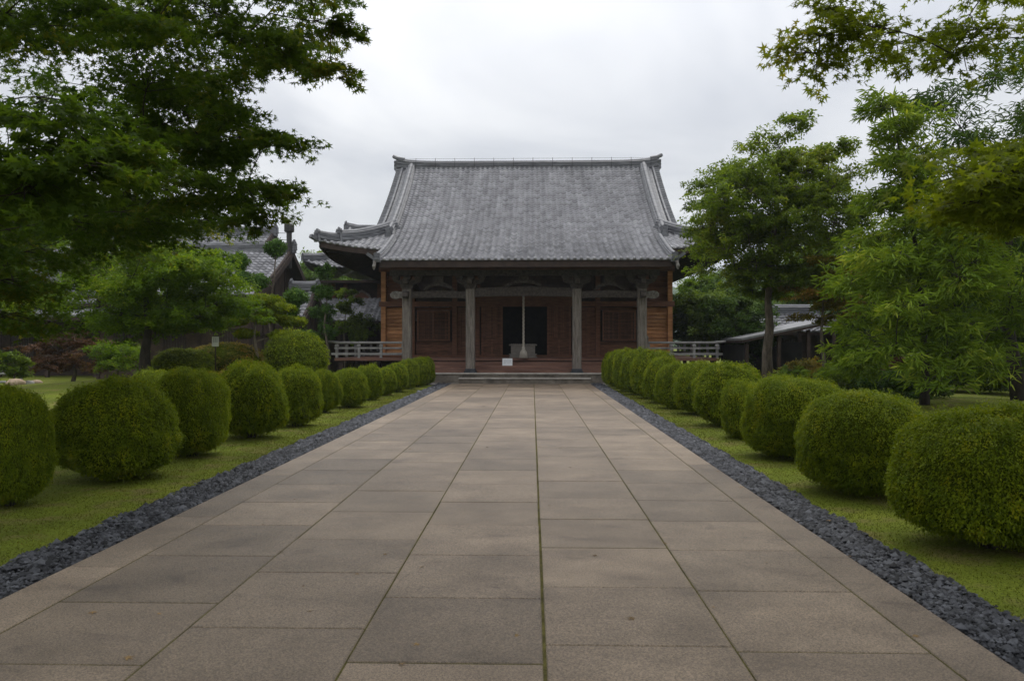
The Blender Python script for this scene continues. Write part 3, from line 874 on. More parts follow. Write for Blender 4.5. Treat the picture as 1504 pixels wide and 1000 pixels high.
for s_ in (-1, 1):     # lattice windows
    wroot = MB()
    a, b_ = sorted((s_ * 3.26, s_ * 4.68)); z0, z1 = 1.66, 2.96
    wroot.box(a, b_, .02, .1, z0, z0 + .08).box(a, b_, .02, .1, z1 - .08, z1).box(a, a + .08, .02, .1, z0 + .08, z1 - .08).box(b_ - .08, b_, .02, .1, z0 + .08, z1 - .08).box((a + b_) / 2 - .04, (a + b_) / 2 + .04, .025, .1, z0 + .08, z1 - .08)
    wo_ = wroot.build('window', M['wood_brown'], hall)
    lt = MB()
    for k in range(1, 22):
        x = a + .08 + (b_ - a - .16) * k / 22
        lt.box(x - .014, x + .014, .05, .075, z0 + .08, z1 - .08)
    for k in range(1, 7):
        z = z0 + .08 + (z1 - z0 - .16) * k / 7
        lt.box(a + .08, b_ - .08, .078, .09, z - .012, z + .012)
    lt.build('lattice', M['wood_brown'], wo_)
    MB().box(a + .05, b_ - .05, .1, .12, z0 + .05, z1 - .05).build('backing', M['wood_dark'], wo_)
    # folding door leaf beside the doorway
    a, b_ = sorted((s_ * 1.0, s_ * 1.92))
    if s_ > 0: a, b_ = .9, 1.92
    dr = MB()
    dr.box(a, b_, .02, .08, 1.0, 1.1).box(a, b_, .02, .08, 3.16, 3.27).box(a, a + .09, .02, .08, 1.1, 3.16).box(b_ - .09, b_, .02, .08, 1.1, 3.16)
    dr.box(a + .09, b_ - .09, .02, .08, 1.72, 1.8).box(a + .09, b_ - .09, .02, .08, 2.4, 2.46).box((a + b_) / 2 - .03, (a + b_) / 2 + .03, .03, .08, 1.1, 1.72)
    d_ = dr.build('door', M['wood_brown'], hall)
    pn = MB()
    for k in range(9):
        x = a + .09 + (b_ - a - .18) * k / 9
        pn.box(x + .006, x + (b_ - a - .18) / 9 - .004, .045, .075, 1.8, 3.16)
    for k in range(4): pn.box(a + .09, b_ - .09, .05 + .003 * (k % 2), .075, 1.1 + k * .155, 1.25 + k * .155)
    pn.build('door_panel', M['wood_brown'], d_)

# stair porch: columns, tie beams, brackets
CX = [-4.63, -2.15, 2.0, 4.52]; CY = -2.9
PZ = .365
for i, cx in enumerate(CX):
    mb = MB()
    b_ = .175; ch = .035
    poly = [(cx - b_ + ch, CY - b_), (cx + b_ - ch, CY - b_), (cx + b_, CY - b_ + ch), (cx + b_, CY + b_ - ch), (cx + b_ - ch, CY + b_), (cx - b_ + ch, CY + b_), (cx - b_, CY + b_ - ch), (cx - b_, CY - b_ + ch)]
    mb.prism(poly, 'z', PZ + .2, 3.66)
    col = mb.build('column', M['wood_grey'], hall)
    mb = MB()
    mb.box(cx - .24, cx + .24, CY - .24, CY + .24, PZ - .01, PZ + .12, .03).box(cx - .2, cx + .2, CY - .2, CY + .2, PZ + .12, PZ + .2, .02)
    mb.build('base_stone', M['stone_dark'], col)
    mb = MB()     # three-block bracket
    def block(x, z, hw, h): mb.prism([(x - hw * .7, z), (x + hw * .7, z), (x + hw, z + h * .45), (x + hw, z + h), (x - hw, z + h), (x - hw, z + h * .45)], 'y', CY - .16, CY + .16)
    block(cx, 3.66, .24, .2)
    mb.prism([(cx - .3, 3.86), (cx + .3, 3.86), (cx + .52, 3.95), (cx + .55, 4.03), (cx - .55, 4.03), (cx - .52, 3.95)], 'y', CY - .1, CY + .1)
    for q in (-.44, 0, .44): block(cx + q, 4.03, .14, .15)
    mb.prism([(CY - .55, 3.86), (CY + .55, 3.86), (CY + .6, 4.03), (CY - .6, 4.03)], 'x', cx - .09, cx + .09)
    mb.build('bracket', M['wood_old'], col)
def rainbow(x0, x1, z0, h, name):
    mb = MB(); n = 10
    up_ = [(x0 + (x1 - x0) * k / n, z0 + h + .05 * math.sin(math.pi * k / n)) for k in range(n + 1)]
    dn = [(x0 + (x1 - x0) * k / n, z0 + .035 * (1 - abs(2 * k / n - 1)) ** .4) for k in range(n, -1, -1)]
    mb.prism(up_ + dn, 'y', CY - .1, CY + .1)
    o = mb.build(name, M['wood_old'], hall)
    return o
for a, b_, z in ((CX[0] + .18, CX[1] - .18, 3.3), (CX[2] + .18, CX[3] - .18, 3.3)): rainbow(a, b_, z, .26, 'tie_beam')
rainbow(CX[1] + .18, CX[2] - .18, 3.36, .34, 'tie_beam')
for s_, cx in ((-1, CX[0]), (1, CX[3])):    # scrolled beam noses
    mb = MB()
    x = cx + s_ * .18
    pl = [(0, -.02), (.1, .0), (.24, -.04), (.38, -.02), (.47, .06), (.47, .16), (.4, .24), (.26, .27), (.12, .25), (0, .24)]
    mb.prism([(x + s_ * a, 3.32 + b_) for a, b_ in pl], 'y', CY - .12, CY + .12)
    for sy in (-1, 1):
        sp = [(x + s_ * (.32 + r_ * math.cos(t_)), CY + sy * .13, 3.44 + r_ * math.sin(t_)) for t_, r_ in zip(np.linspace(0, 9, 20), np.linspace(.1, .02, 20))]
        mb.tube(sp, .016, 5)
    mb.build('beam_nose', M['carve'], hall)
    mb = MB()      # small animal-head nose facing the yard
    mb.prism([(CY - .18, 3.32), (CY - .42, 3.28), (CY - .55, 3.36), (CY - .5, 3.5), (CY - .36, 3.56), (CY - .18, 3.58)], 'x', cx - .1, cx + .1)
    mb.build('beam_nose', M['wood_old'], hall)
for cx in ((CX[0] + CX[1]) / 2, (CX[1] + CX[2]) / 2, (CX[2] + CX[3]) / 2):   # frog-leg struts
    k = 1.35 if abs(cx) < 1 else 1
    mb = MB()
    z = 3.62 if k == 1 else 3.72
    mb.prism([(cx - .62 * k, z), (cx - .5 * k, z), (cx - .3 * k, z + .14), (cx, z + .2), (cx + .3 * k, z + .14), (cx + .5 * k, z), (cx + .62 * k, z), (cx + .5 * k, z + .15), (cx + .22 * k, z + .3), (cx - .22 * k, z + .3), (cx - .5 * k, z + .15)], 'y', CY - .08, CY + .08)
    mb.box(cx - .2, cx + .2, CY - .14, CY + .14, z + .301, 4.176)
    mb.build('frog_leg_strut', M['wood_old'], hall)
mb = MB()
mb.box(-5.3, 5.2, CY - .13, CY + .13, 4.19, 4.4)
mb.build('purlin', M['wood_old'], hall)
for cx in CX:
    mb = MB()
    mb.sweep([(cx, CY + .18, 3.5), (cx, CY + 1.5, 3.95), (cx, -.1, 3.8)], [(-.09, -.13), (-.09, .13), (.09, .13), (.09, -.13)])
    mb.build('linking_beam', M['wood_dark'], hall)

# veranda, steps, railings
mb = MB()
mb.box(-7.85, 7.85, -1.5, .1, .84, .955, .01)
for s_ in (-1, 1):
    a, b_ = sorted((s_ * 6.25, s_ * 7.85)); mb.box(a, b_, .102, 12.5, .84, .955)
mb.build('veranda', M['wood_step'], hall)
for k in (0, 1, 2, 9, 10, 11):
    x = -7.6 + k * 15.2 / 11
    MB().box(x - .08, x + .08, -1.4, -1.24, .0, .84).build('veranda_post', M['wood_dark'], hall)
for s_ in (-1, 1):
    for k in range(6): MB().box(s_ * 7.6 - .08, s_ * 7.6 + .08, .4 + k * 2, .56 + k * 2, 0, .84).build('veranda_post', M['wood_dark'], hall)
MB().box(-6.2, 6.2, .0, .05, 0, .84).build('foundation', M['wood_dark'], hall)
mb = MB()
for k in range(3):
    mb.box(-4.5, 4.4, -1.502 - (k + 1) * .34, -1.502 - k * .34, PZ, .955 - (k + 1) * .148, .008)
mb.box(-4.5, 4.4, -2.56, -2.53, PZ, .49)
mb.build('stairs', M['wood_step'], hall)
for s_, xa, xb in ((-1, -7.85, -4.95), (1, 4.9, 7.85)):
    mb = MB()
    for z, r_ in ((1.58, .05), (1.36, .042), (1.12, .05)):
        ex = .28 if z > 1.5 else .14 if z < 1.2 else .02
        if z > 1.5: mb.tube([(xa - (ex if s_ < 0 else 0), -1.42, z + (.05 if s_ < 0 else 0)), (xa + .25, -1.42, z), (xb - .25, -1.42, z), (xb + (ex if s_ > 0 else 0), -1.42, z + (.05 if s_ > 0 else 0))], r_, 8)
        else: mb.box(xa - (ex if s_ < 0 else 0), xb + (ex if s_ > 0 else 0), -1.42 - r_, -1.42 + r_, z - r_ * .9, z + r_ * .9)
        xx = s_ * 7.78
        mb.box(xx - .045, xx + .045, -1.55 + (.2 if z != 1.36 else .0), 12, z - .044, z + .044)
    rl = mb.build('railing', M['rail_grey'], hall)
    n = 3
    for k in range(n + 1):
        pr = MB()
        x = xa + .08 + (xb - xa - .16) * k / n
        pr.box(x - .05, x + .05, -1.475, -1.365, .956, 1.53)
        pr.box(x - .075, x + .075, -1.49, -1.35, 1.405, 1.5, .02)
        pr.build('rail_post', M['rail_grey'], rl)
    for k in range(1, 8): MB().box(s_ * 7.78 - .05, s_ * 7.78 + .05, -1.4 + k * 1.7, -1.3 + k * 1.7, .956, 1.53).build('rail_post', M['rail_grey'], rl)
    nw = MB()
    x = xb if s_ < 0 else xa
    nw.box(x - .07, x + .07, -1.6, -1.46, .95, 1.72).lathe([(.06, 0), (.085, .04), (.08, .1), (.03, .17), (.0, .2)], (x, -1.53, 1.72), 10)
    nw.build('newel_post', M['wood_grey'], rl)
# stone podium and step
mb = MB()
n = 9
for k in range(n):
    a = -7.3 + k * 14.6 / n
    mb.box(a + .004, a + 14.6 / n - .004, -3.52, -3.1, -.05, PZ, .012)
mb.box(-7.3, 7.3, -3.1, -1.0, -.05, PZ - .006)
MB().box(-7.32, 7.32, -3.56, -3.12, PZ + .001, PZ + .045, .008).build('podium_edge', M['stone_edge'], hall)
MB().box(-2.52, 2.47, -4.03, -3.57, .201, .24, .008).build('step_edge', M['stone_edge'], hall)
mb.build('podium', M['stone'], hall)
mb = MB()
for k in range(3):
    a = -2.5 + k * 4.95 / 3
    mb.box(a + .003, a + 4.95 / 3 - .003, -4.0, -3.524, -.05, .2, .012)
mb.build('stone_step', M['stone'], hall)

# things on the veranda
bx = empty('offertory_box', (XC - .12, YW - .75, .956), 0, 'low weathered wooden offertory box standing in the dark temple doorway', 'offertory box')
mb = MB()
mb.box(-.5, .5, -.28, .28, .16, .5).box(-.58, .58, -.33, .33, .5, .56, .01)
mb.build('body', M['box_wood'], bx)
mb = MB().box(-.58, .58, -.32, .32, 0, .045).box(-.54, .54, -.3, .3, .045, .12).box(-.58, .58, -.32, .32, .121, .158)
mb.build('foot', M['box_wood'], bx)
mb = MB()
for k in range(13): mb.box(-.5 + k * .0815, -.5 + k * .0815 + .03, -.3, .3, .562, .585)
mb.build('grating', M['box_wood'], bx)
rp = empty('bell_rope', (XC - .09, YW - 1.75, .97), 0, 'long pale bell rope with a broad tassel hanging before the temple doorway', 'bell rope')
mb = MB()
for ph in (0, 2.09, 4.19):
    mb.tube([(.022 * math.cos(ph + z * 14), .022 * math.sin(ph + z * 14), z) for z in np.linspace(.42, 2.75, 90)], .026, 6)
mb.build('rope', M['rope'], rp, True)
mb = MB()
mb.lathe([(.05, .45), (.075, .4), (.06, .36), (.11, .27), (.125, .2), (.16, .0), (.0, .005)], (0, 0, 0), 14)
for k in range(28):
    a = k * 2 * math.pi / 28
    mb.tube([(.112 * math.cos(a), .112 * math.sin(a), .26), (.132 * math.cos(a), .132 * math.sin(a), .2), (.165 * math.cos(a), .165 * math.sin(a), -.01)], .016, 5)
mb.build('tassel', M['rope'], rp, True)
mb = MB().lathe([(.02, -.06), (.16, -.04), (.2, .0), (.16, .05), (.02, .07)], (0, 0, 2.76), 14).tube([(0, 0, 2.8), (0, 0, 3.0)], .02, 6)
mb.build('gong', M['flue'], rp, True)
sg = empty('notice_board', (px(745, 538, 31.2)[0], 31.4, .66), 0, 'small white notice sheet propped on the wooden stairs of the temple', 'notice')
MB().add([(-.2, -.012, .0), (.2, -.012, .0), (.2, .07, .29), (-.2, .07, .29), (-.2, 0, -.004), (.2, 0, -.004), (.2, .082, .286), (-.2, .082, .286)], [(0, 1, 2, 3), (5, 4, 7, 6), (0, 4, 5, 1), (3, 2, 6, 7), (1, 5, 6, 2), (0, 3, 7, 4)]).build('sheet', M['paper'], sg)
mb = MB()
for k in range(6):
    x = -.13 + k * .05; z0 = .08 + .02 * (k % 3); z1 = .24
    f = lambda z: -.012 + .082 * z / .29 - .003
    mb.add([(x, f(z0), z0), (x + .014, f(z0), z0), (x + .014, f(z1), z1), (x, f(z1), z1)], [(0, 1, 2, 3)])
mb.build('faint_writing', M['ink'], sg)
MB().box(-.14, .14, .09, .11, .016, .25).box(-.17, .17, .09, .2, .0, .015).build('stand', M['wood_dark'], sg)

# ------------------------------------------------------------------ neighbouring buildings
def gable_house(name, label, cat, x0, x1, yf, yr, yb, zf, zr, zb, over=.5, tile='tile_old', wall='plaster', tw=.28, th=.26, z_base=0.0, posts=4, window=True, side=1):
    """house with its ridge along x; yf/zf front eave, yr/zr ridge, yb/zb back eave"""
    root = empty(name, ((x0 + x1) / 2, yf, 0), 0, label, cat)
    ox, oy = (x0 + x1) / 2, yf
    hx = (x1 - x0) / 2
    Pf = lambda u, d: np.stack([u, (yr - oy) - d, zr + (zf - zr) * d / (yr - yf) - .12 * np.sin(np.pi * d / (yr - yf))], -1)
    Pb = lambda u, d: np.stack([u, (yr - oy) + d, zr + (zb - zr) * d / (yb - yr)], -1)
    V, Fc = join([tile_field(Pf, lambda d: -hx, lambda d: hx, 0, yr - yf, tw, th, amp=.05, step=.045),
                  tile_field(Pb, lambda d: -hx, lambda d: hx, 0, yb - yr, tw * 2, th * 2, caps=False)])
    rf = link_mesh('roof', np_mesh('roof', V, Fc, 4), M[tile], root)
    mb = MB()
    mb.sweep([(-hx - .05, yr - oy, zr), (0, yr - oy, zr - .02), (hx + .05, yr - oy, zr)], ridge_sec(.36, .38, .11))
    for s_ in (-1, 1): ogre(mb, (s_ * (hx + .02), yr - oy, zr), (s_, 0, 0), .3, .5, .1)
    mb.build('ridge', M['ridge'], rf)
    # board under the tiles, verge tiles and bargeboards
    mb = MB()
    q = 1 / 12
    pf = [tuple(Pf(np.array(0.), np.array((yr - yf) * k * q))) for k in range(13)]
    top = [(p[1], p[2] - .03) for p in reversed(pf)] + [(yb - oy, zb - .03)]
    bot = [(a, b_ - .12) for a, b_ in top]
    mb.prism(top + bot[::-1], 'x', -hx + .03, hx - .03)
    mb.build('roof_boards', M['wood_dark'], rf)
    for s_ in (-1, 1):
        mb = MB()
        mb.sweep([(s_ * hx, a, b_ - .1) for a, b_ in top], [(-.04, -.16), (-.04, .1), (.04, .1), (.04, -.16)])
        mb.tube([(s_ * (hx - .06), a, b_ + .1) for a, b_ in top], .07, 6)
        mb.build('bargeboard', M['wood_dark'], rf)
    wy0, wy1 = over * 1.4, (yb - oy) - over
    wx = hx - over
    lim = lambda y: float(np.interp(y, [t_[0] for t_ in top], [t_[1] for t_ in top])) - .13
    mb = MB()
    ptop = [(y, lim(y)) for y in np.linspace(wy0, wy1, 9)]
    mb.prism([(wy0, z_base)] + ptop + [(wy1, z_base)], 'x', -wx, wx)
    wl_ = mb.build('wall', M[wall], root)
    fb = lambda nm, *q_: MB().box(*q_).build(nm, M['wood_dark'], wl_)
    for k in range(posts + 1):     # timber frame on the end wall that faces the garden
        y = wy0 + (wy1 - wy0) * k / posts
        fb('timber_post', side * wx - .04, side * wx + .04, y - .07, y + .07, z_base, lim(min(max(y, wy0), wy1)) - .02)
    for z in np.arange(z_base + 1.0, min(zf, zb) - .1, .9): fb('timber_rail', side * wx - .035, side * wx + .035, wy0, wy1, z, z + .12)
    n = max(2, int(2 * wx / 1.8))
    for k in range(n + 1):
        x = -wx + 2 * wx * k / n
        fb('timber_post', x - .07, x + .07, wy0 - .04, wy0 + .05, z_base, lim(wy0) - .02)
    if window:
        for k in range(n):
            x = -wx + 2 * wx * (k + .5) / n
            wq = MB().box(x - .5, x + .5, wy0 - .03, wy0 - .0, z_base + .5, min(lim(wy0) - .35, z_base + 2.2))
            wn_ = wq.build('window', M['wood_dark'], root)
            bq = MB()
            for j in range(9): bq.box(x - .48 + j * .12, x - .45 + j * .12, wy0 - .055, wy0 - .031, z_base + .52, min(lim(wy0) - .4, z_base + 2.15))
            bq.build('lattice', M['wood_old'], wn_)
    return root, rf

hA, _ = gable_house('wooden_house', 'tall old house whose tiled gable roof stands highest left of the temple', 'house', -24, -13.5, 38, 40.7, 43.4, 6.0, 7.3, 6.0, z_base=3.2, window=False)
hB, rB = gable_house('wooden_house', 'dark gabled house with a flue pipe on its ridge, left of the temple', 'house', -19.5, -11.7, 33, 38.0, 40.6, 3.6, 6.1, 4.55, over=.55)
fl = MB()
fl.tube([(3.8, 4.75, 5.2), (3.8, 4.75, 7.05)], .13, 12).lathe([(.19, 0), (.24, .04), (.24, .34), (.17, .42), (.05, .44)], (3.8, 4.75, 6.95), 14)
fl.tube([(3.8, 4.75, 6.6), (1.2, 4.95, 6.45)], .012, 4).tube([(3.8, 4.75, 6.9), (1.3, 5.5, 7.1)], .012, 4)
fl.build('flue_pipe', M['flue'], hB)
pb_ = MB()
pb_.prism([(-.9, 2.66), (-.9, 2.74), (.74, 3.1), (.74, 3.02)], 'x', -3.8, 2.3)
pb_.build('pent_roof', M['metal_roof'], hB)
hC, _ = gable_house('wooden_house', 'small low outbuilding with a steep tiled roof beside the gabled house', 'house', -11.3, -10.2, 35, 36.75, 38.6, 2.75, 4.1, 2.9, over=.3)
hD, rD = gable_house('wooden_house', 'long low house with a tiled roof and grey pent eave behind the left lawn', 'house', -34, -17.0, 36.6, 40.5, 44.4, 3.45, 5.6, 3.4, over=.7, wall='wood_dark')
pe = MB()
pe.prism([(-1.3, 2.78), (-1.3, 2.86), (.95, 3.32), (.95, 3.24)], 'x', -8.5, 10.2)
pe.build('pent_roof', M['metal_roof'], hD)
pp = MB()
for k in range(9): MB().box(-8.2 + k * 2.25, -8.05 + k * 2.25, -1.05, -.9, 0, 2.8).build('porch_post', M['wood_dark'], hD)
pp.box(-8.4, 10, -1.28, -1.2, 2.6, 2.777)
pp.build('porch_beam', M['wood_dark'], hD)

# second temple building behind on the left, two tiers of roof and a bell-shaped window
an = empty('temple_annex', (-8.0, 41, 0), 0, 'two-tiered temple annex with an arched window, half hidden behind the left of the main hall', 'temple')
def hipP(s_):
    zf_ = lambda d: 8.1 - .74 * d + .035 * d * d
    up_ = lambda u, d: .4 * np.clip((np.minimum(np.abs(u), d + 1.2) - 2.4) / 1.8, 0, 1.1) ** 2
    if s_ == 'f': return lambda u, d: np.stack([u, 4.6 - d, zf_(d) + up_(u, d)], -1)
    if s_ == 'b': return lambda u, d: np.stack([u, 4.6 + d, zf_(d) + up_(u, d)], -1)
    if s_ == 'l': return lambda u, d: np.stack([-(d - .0) + .0 * u, 4.6 + u, zf_(d) + up_(u, d - .0)], -1)
    return lambda u, d: np.stack([d + .0 * u, 4.6 + u, zf_(d) + up_(u, d)], -1)
V, Fc = join([tile_field(hipP('f'), lambda d: -max(d, 2.6), lambda d: max(d, 2.6), 0, 4.2, .28, .26), tile_field(hipP('l'), lambda d: -d, lambda d: d, 2.4, 4.2, .28, .26),
              tile_field(hipP('r'), lambda d: -d, lambda d: d, 2.4, 4.2, .28, .26), tile_field(hipP('b'), lambda d: -max(d, 2.6), lambda d: max(d, 2.6), 0, 4.2, .5, .5, caps=False)])
ar = link_mesh('roof', np_mesh('roof', V, Fc, 4), M['tile_old'], an)
mb = MB(); mb.sweep([(-2.9, 4.6, 8.22), (-2.2, 4.6, 8.08), (0, 4.6, 8.04), (2.2, 4.6, 8.08), (2.9, 4.6, 8.22)], ridge_sec(.36, .42, .11))
for s_ in (-1, 1):
    ogre(mb, (s_ * 2.85, 4.6, 8.15), (s_, 0, 0), .32, .55, .1)
    P_ = hipP('f')
    mb.sweep([tuple(P_(np.array(s_ * d), np.array(d)) + np.array([0, 0, .04])) for d in np.linspace(2.5, 4.22, 8)], ridge_sec(.28, .3, .1))
    mb.sweep([tuple(P_(np.array(s_ * 2.6), np.array(d)) + np.array([0, 0, .04])) for d in np.linspace(.1, 2.6, 8)], ridge_sec(.28, .3, .1))
mb.build('ridge', M['ridge'], ar)
mb = MB()
mb.box(-3.9, 3.9, .75, 8.5, 4.82, 4.95)
mb.build('eave_boards', M['wood_dark'], ar)
MB().box(-2.9, 2.9, 1.6, 7.6, 0, 4.819).build('wall', M['wood_dark'], an)
for cx in (-1.3, .9):
    arch = [(-.62, 3.1), (.62, 3.1), (.66, 3.5), (.55, 3.95), (.42, 4.25), (.2, 4.38), (0, 4.5), (-.2, 4.38), (-.42, 4.25), (-.55, 3.95), (-.66, 3.5)]
    awn = MB().prism([(cx + x, z) for x, z in arch], 'y', 1.5, 1.6).build('window', M['wood_grey'], an)
    MB().prism([(cx + x * .84, 3.72 + (z - 3.75) * .86) for x, z in arch], 'y', 1.47, 1.5).build('shutter', M['wood_brown'], awn)
mb = MB()
for x in (-2.85, -2.2, -.35, .0, 1.7, 2.85): MB().box(x - .09, x + .09, 1.46, 1.599, 3.0, 4.818).build('wall_post', M['wood_brown'], an)
Pp = lambda u, d: np.stack([u, 1.45 - d, 4.02 - .62 * d + .03 * d * d], -1)
V, Fc = tile_field(Pp, lambda d: -3.6, lambda d: 3.6, 0, 2.35, .28, .26)
lr = link_mesh('pent_roof', np_mesh('pent_roof', V, Fc, 4), M['tile_old'], an)
MB().prism([(1.45, 3.98), (-.88, 2.68), (-.88, 2.56), (1.45, 3.86)], 'x', -3.58, 3.58).build('roof_boards', M['wood_dark'], lr)
mb = MB()
for x in np.linspace(-3.4, 3.4, 6): MB().box(x - .08, x + .08, -.5, -.34, 0, 2.62).build('porch_post', M['wood_dark'], an)
mb.box(-3.4, 3.4, 1.2, 1.3, 0, 3.6)
mb.build('porch_wall', M['wood_dark'], an)

# right side: a low shed with a grey lean-to roof, a tiled house behind it
sh = empty('garden_shed', (9.6, 30, 0), 0, 'dark open shed with a sloping grey sheet roof right of the temple railing', 'shed')
mb = MB()
mb.prism([(-1.75, 1.66), (1.9, 2.42), (1.9, 2.5), (-1.75, 1.74)], 'y', -.4, 4.0)
mb.build('lean_to_roof', M['metal_roof'], sh)
MB().prism([(-1.74, 1.57), (1.88, 2.33), (1.88, 2.419), (-1.74, 1.659)], 'y', -.38, 3.98).build('roof_boards', M['wood_dark'], sh)
mb = MB()
for x, z in ((-1.5, 1.55), (-.3, 1.85), (.8, 2.05), (1.75, 2.25)):
    MB().box(x - .06, x + .06, -.2, -.08, 0, z).build('post', M['wood_dark'], sh); MB().box(x - .06, x + .06, 3.6, 3.72, 0, z).build('post', M['wood_dark'], sh)
mb = MB(); mb.box(-1.5, 1.8, 3.5, 3.58, 0, 1.6).box(-1.55, -1.47, .1, 3.5, 0, 1.5)
mb.build('wall', M['interior'], sh)
hF, _ = gable_house('tiled_storehouse', 'low tiled storehouse just behind the lean-to shed on the right', 'storehouse', 10.6, 16.5, 37.0, 39.2, 41.5, 2.1, 3.1, 2.1, side=-1, wall='wood_dark')
hG, _ = gable_house('wooden_house', 'grey tiled house half hidden behind the narrow-leaved tree on the right', 'house', 18.3, 30, 43, 47.5, 52, 4.6, 7.0, 4.6, side=-1)

# low rail, stones and a small stake sign on the lawn
lf = empty('log_rail', (-19.6, 27.6, float(gz(-19.6, 27.6))), R(-2), 'low two-bar log rail along the far edge of the left lawn', 'rail')
mb = MB()
for z in (.12, .42): MB().tube([(-1.5, 0, z), (0, .02, z + .01), (1.6, 0, z)], .045, 8).build('bar', M['rail_grey'], lf)
mb = MB()
for x in (-1.3, 0, 1.35): MB().tube([(x, 0, -.1), (x, 0, .52)], .05, 8).build('post', M['rail_grey'], lf)
def stone(x, y, s_, label, mat):
    mb = MB(); pr = random.Random(int(x * 31 + y * 7)); vs = []
    n, m_ = 10, 5
    for j in range(m_ + 1):
        ph = -math.pi / 2 + math.pi * j / m_
        for k in range(n):
            th = 2 * math.pi * k / n; q = 1 + pr.uniform(-.16, .16)
            vs.append((q * s_ * math.cos(ph) * math.cos(th), q * s_ * .7 * math.cos(ph) * math.sin(th), s_ * .5 * (math.sin(ph) + .5)))
    fs = [(j * n + k, j * n + (k + 1) % n, (j + 1) * n + (k + 1) % n, (j + 1) * n + k) for j in range(m_) for k in range(n)]
    mb.add(vs, fs)
    o = mb.build('garden_stone', mat, None, True); o.location = (x, y, float(gz(x, y)))
    return tag(o, label, 'stone', 'stones edging the left lawn')
M['stone_pale'] = noise_mat('pale_stone', (0.26, 0.25, 0.23), (0.45, 0.43, 0.4), 6, rough=.9)
M['stone_tan'] = noise_mat('tan_stone', (0.26, 0.19, 0.13), (0.42, 0.32, 0.23), 6, rough=.9)
for i, (x, y, s_, lb, mt) in enumerate(((px(10, 555, 24)[0], 24, .3, 'low flat pinkish stone at the far left edge of the lawn', M['stone_tan']), (px(30, 549, 25.5)[0], 25.5, .2, 'small white stone between the flat stone and the tan stone', M['stone_pale']),
                               (px(42, 547, 26)[0], 26, .22, 'tan garden stone nearest the log rail', M['stone_tan']))): stone(x, y, s_, lb, mt)
ss = empty('stake_sign', (px(312, 515, 24)[0], 24, float(gz(px(312, 515, 24)[0], 24))), R(8), 'small white plaque on a thin stake among the left shrubs', 'sign')
MB().box(-.015, .015, -.015, .015, -.1, 1.2).build('stake', M['wood_dark'], ss)
MB().box(-.1, .1, -.032, -.016, 1.0, 1.3, .004).build('plaque', M['paper'], ss)
mb = MB()
for x in (-.045, .0, .05): mb.box(x - .011, x + .011, -.0345, -.0325, 1.12, 1.27)
mb.build('faint_writing', M['ink'], ss)

# ------------------------------------------------------------------ clipped azaleas along the path
def bush_mesh(n_leaf, size, seed, flat=2.6, amp_l=1.0):
    g = np.random.default_rng(seed)
    ph = [g.uniform(0, 6.28) for _ in range(8)]
    def surf(u):        # u: unit directions -> clipped dome: flattish top, upright sides, skirt clear of the ground
        th = np.arctan2(u[:, 1], u[:, 0]); z = u[:, 2]; rho = np.sqrt(np.maximum(0, 1 - z * z))
        k = (np.abs(rho) ** flat + np.abs(z) ** flat) ** (-1 / flat)
        r_, zz = rho * k, z * k
        r_ = r_ * np.where(zz < 0, 1 - .13 * np.abs(zz) ** 4, 1 - .09 * np.abs(zz) ** 2)
        lump = 1 + amp_l * (.05 * np.sin(2 * th + ph[0] + 1.5 * z) + .035 * np.sin(3 * th + ph[5] + 2 * z) + .025 * np.sin(5 * th + ph[1] - 3 * z) + .016 * np.sin(9 * th + ph[2] + 5 * z) + .014 * np.sin(11 * z + ph[3] + 2 * th))
        zz = zz * (1 + amp_l * (.05 * np.sin(th + ph[6]) + .03 * np.sin(2 * th + ph[4]) + .02 * np.sin(5 * th + ph[7])))
        return np.stack([r_ * np.cos(th) * lump, r_ * np.sin(th) * lump, .46 + np.where(zz > 0, .54, .375) * zz], 1)
    u = g.normal(0, 1, (n_leaf, 3)); u /= np.linalg.norm(u, axis=1)[:, None]
    P = surf(u); C = np.array([0, 0, .45])
    nr = P - C; nr[:, 2] *= 1.3; nr /= np.linalg.norm(nr, axis=1)[:, None]
    # sprigs: leaves gather in little tufts and some stick out
    nt_ = n_leaf // 11
    tc_ = g.normal(0, 1, (nt_, 3)); tc_ /= np.linalg.norm(tc_, axis=1)[:, None]
    tufth = np.abs(g.normal(0, .022, nt_)) + (g.uniform(0, 1, nt_) > .93) * g.uniform(.02, .07, nt_)
    ti = g.integers(0, nt_, n_leaf)
    far = g.uniform(0, 1, n_leaf) < .6
    u2 = tc_[ti] + g.normal(0, .032, (n_leaf, 3)); u2 /= np.linalg.norm(u2, axis=1)[:, None]
    u = np.where(far[:, None], u2, u)
    P = surf(u); nr = P - C; nr[:, 2] *= 1.3; nr /= np.linalg.norm(nr, axis=1)[:, None]
    off = np.where(far, tufth[ti] + g.normal(0, .012, n_leaf), g.normal(-.012, .02, n_leaf))
    P = P + nr * off[:, None]
    tang = nr * np.array([.8, .8, .2]) + g.normal(0, .45, nr.shape)
    V, Fc = leaves(P, nr * .35 + np.array([0, 0, .9]), size, 'oval', tang, .38, .35, g)
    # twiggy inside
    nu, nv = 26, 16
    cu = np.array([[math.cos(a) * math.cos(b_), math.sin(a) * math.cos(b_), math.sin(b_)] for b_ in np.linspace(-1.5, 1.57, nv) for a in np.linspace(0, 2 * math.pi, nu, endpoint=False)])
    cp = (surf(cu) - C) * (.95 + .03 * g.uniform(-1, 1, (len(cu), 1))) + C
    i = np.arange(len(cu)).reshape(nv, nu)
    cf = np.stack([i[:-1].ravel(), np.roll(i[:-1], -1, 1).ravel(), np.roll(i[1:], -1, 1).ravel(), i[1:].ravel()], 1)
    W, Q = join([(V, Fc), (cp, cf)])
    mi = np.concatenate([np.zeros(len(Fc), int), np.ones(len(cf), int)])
    return np_mesh('foliage', W, Q, 4, mi)
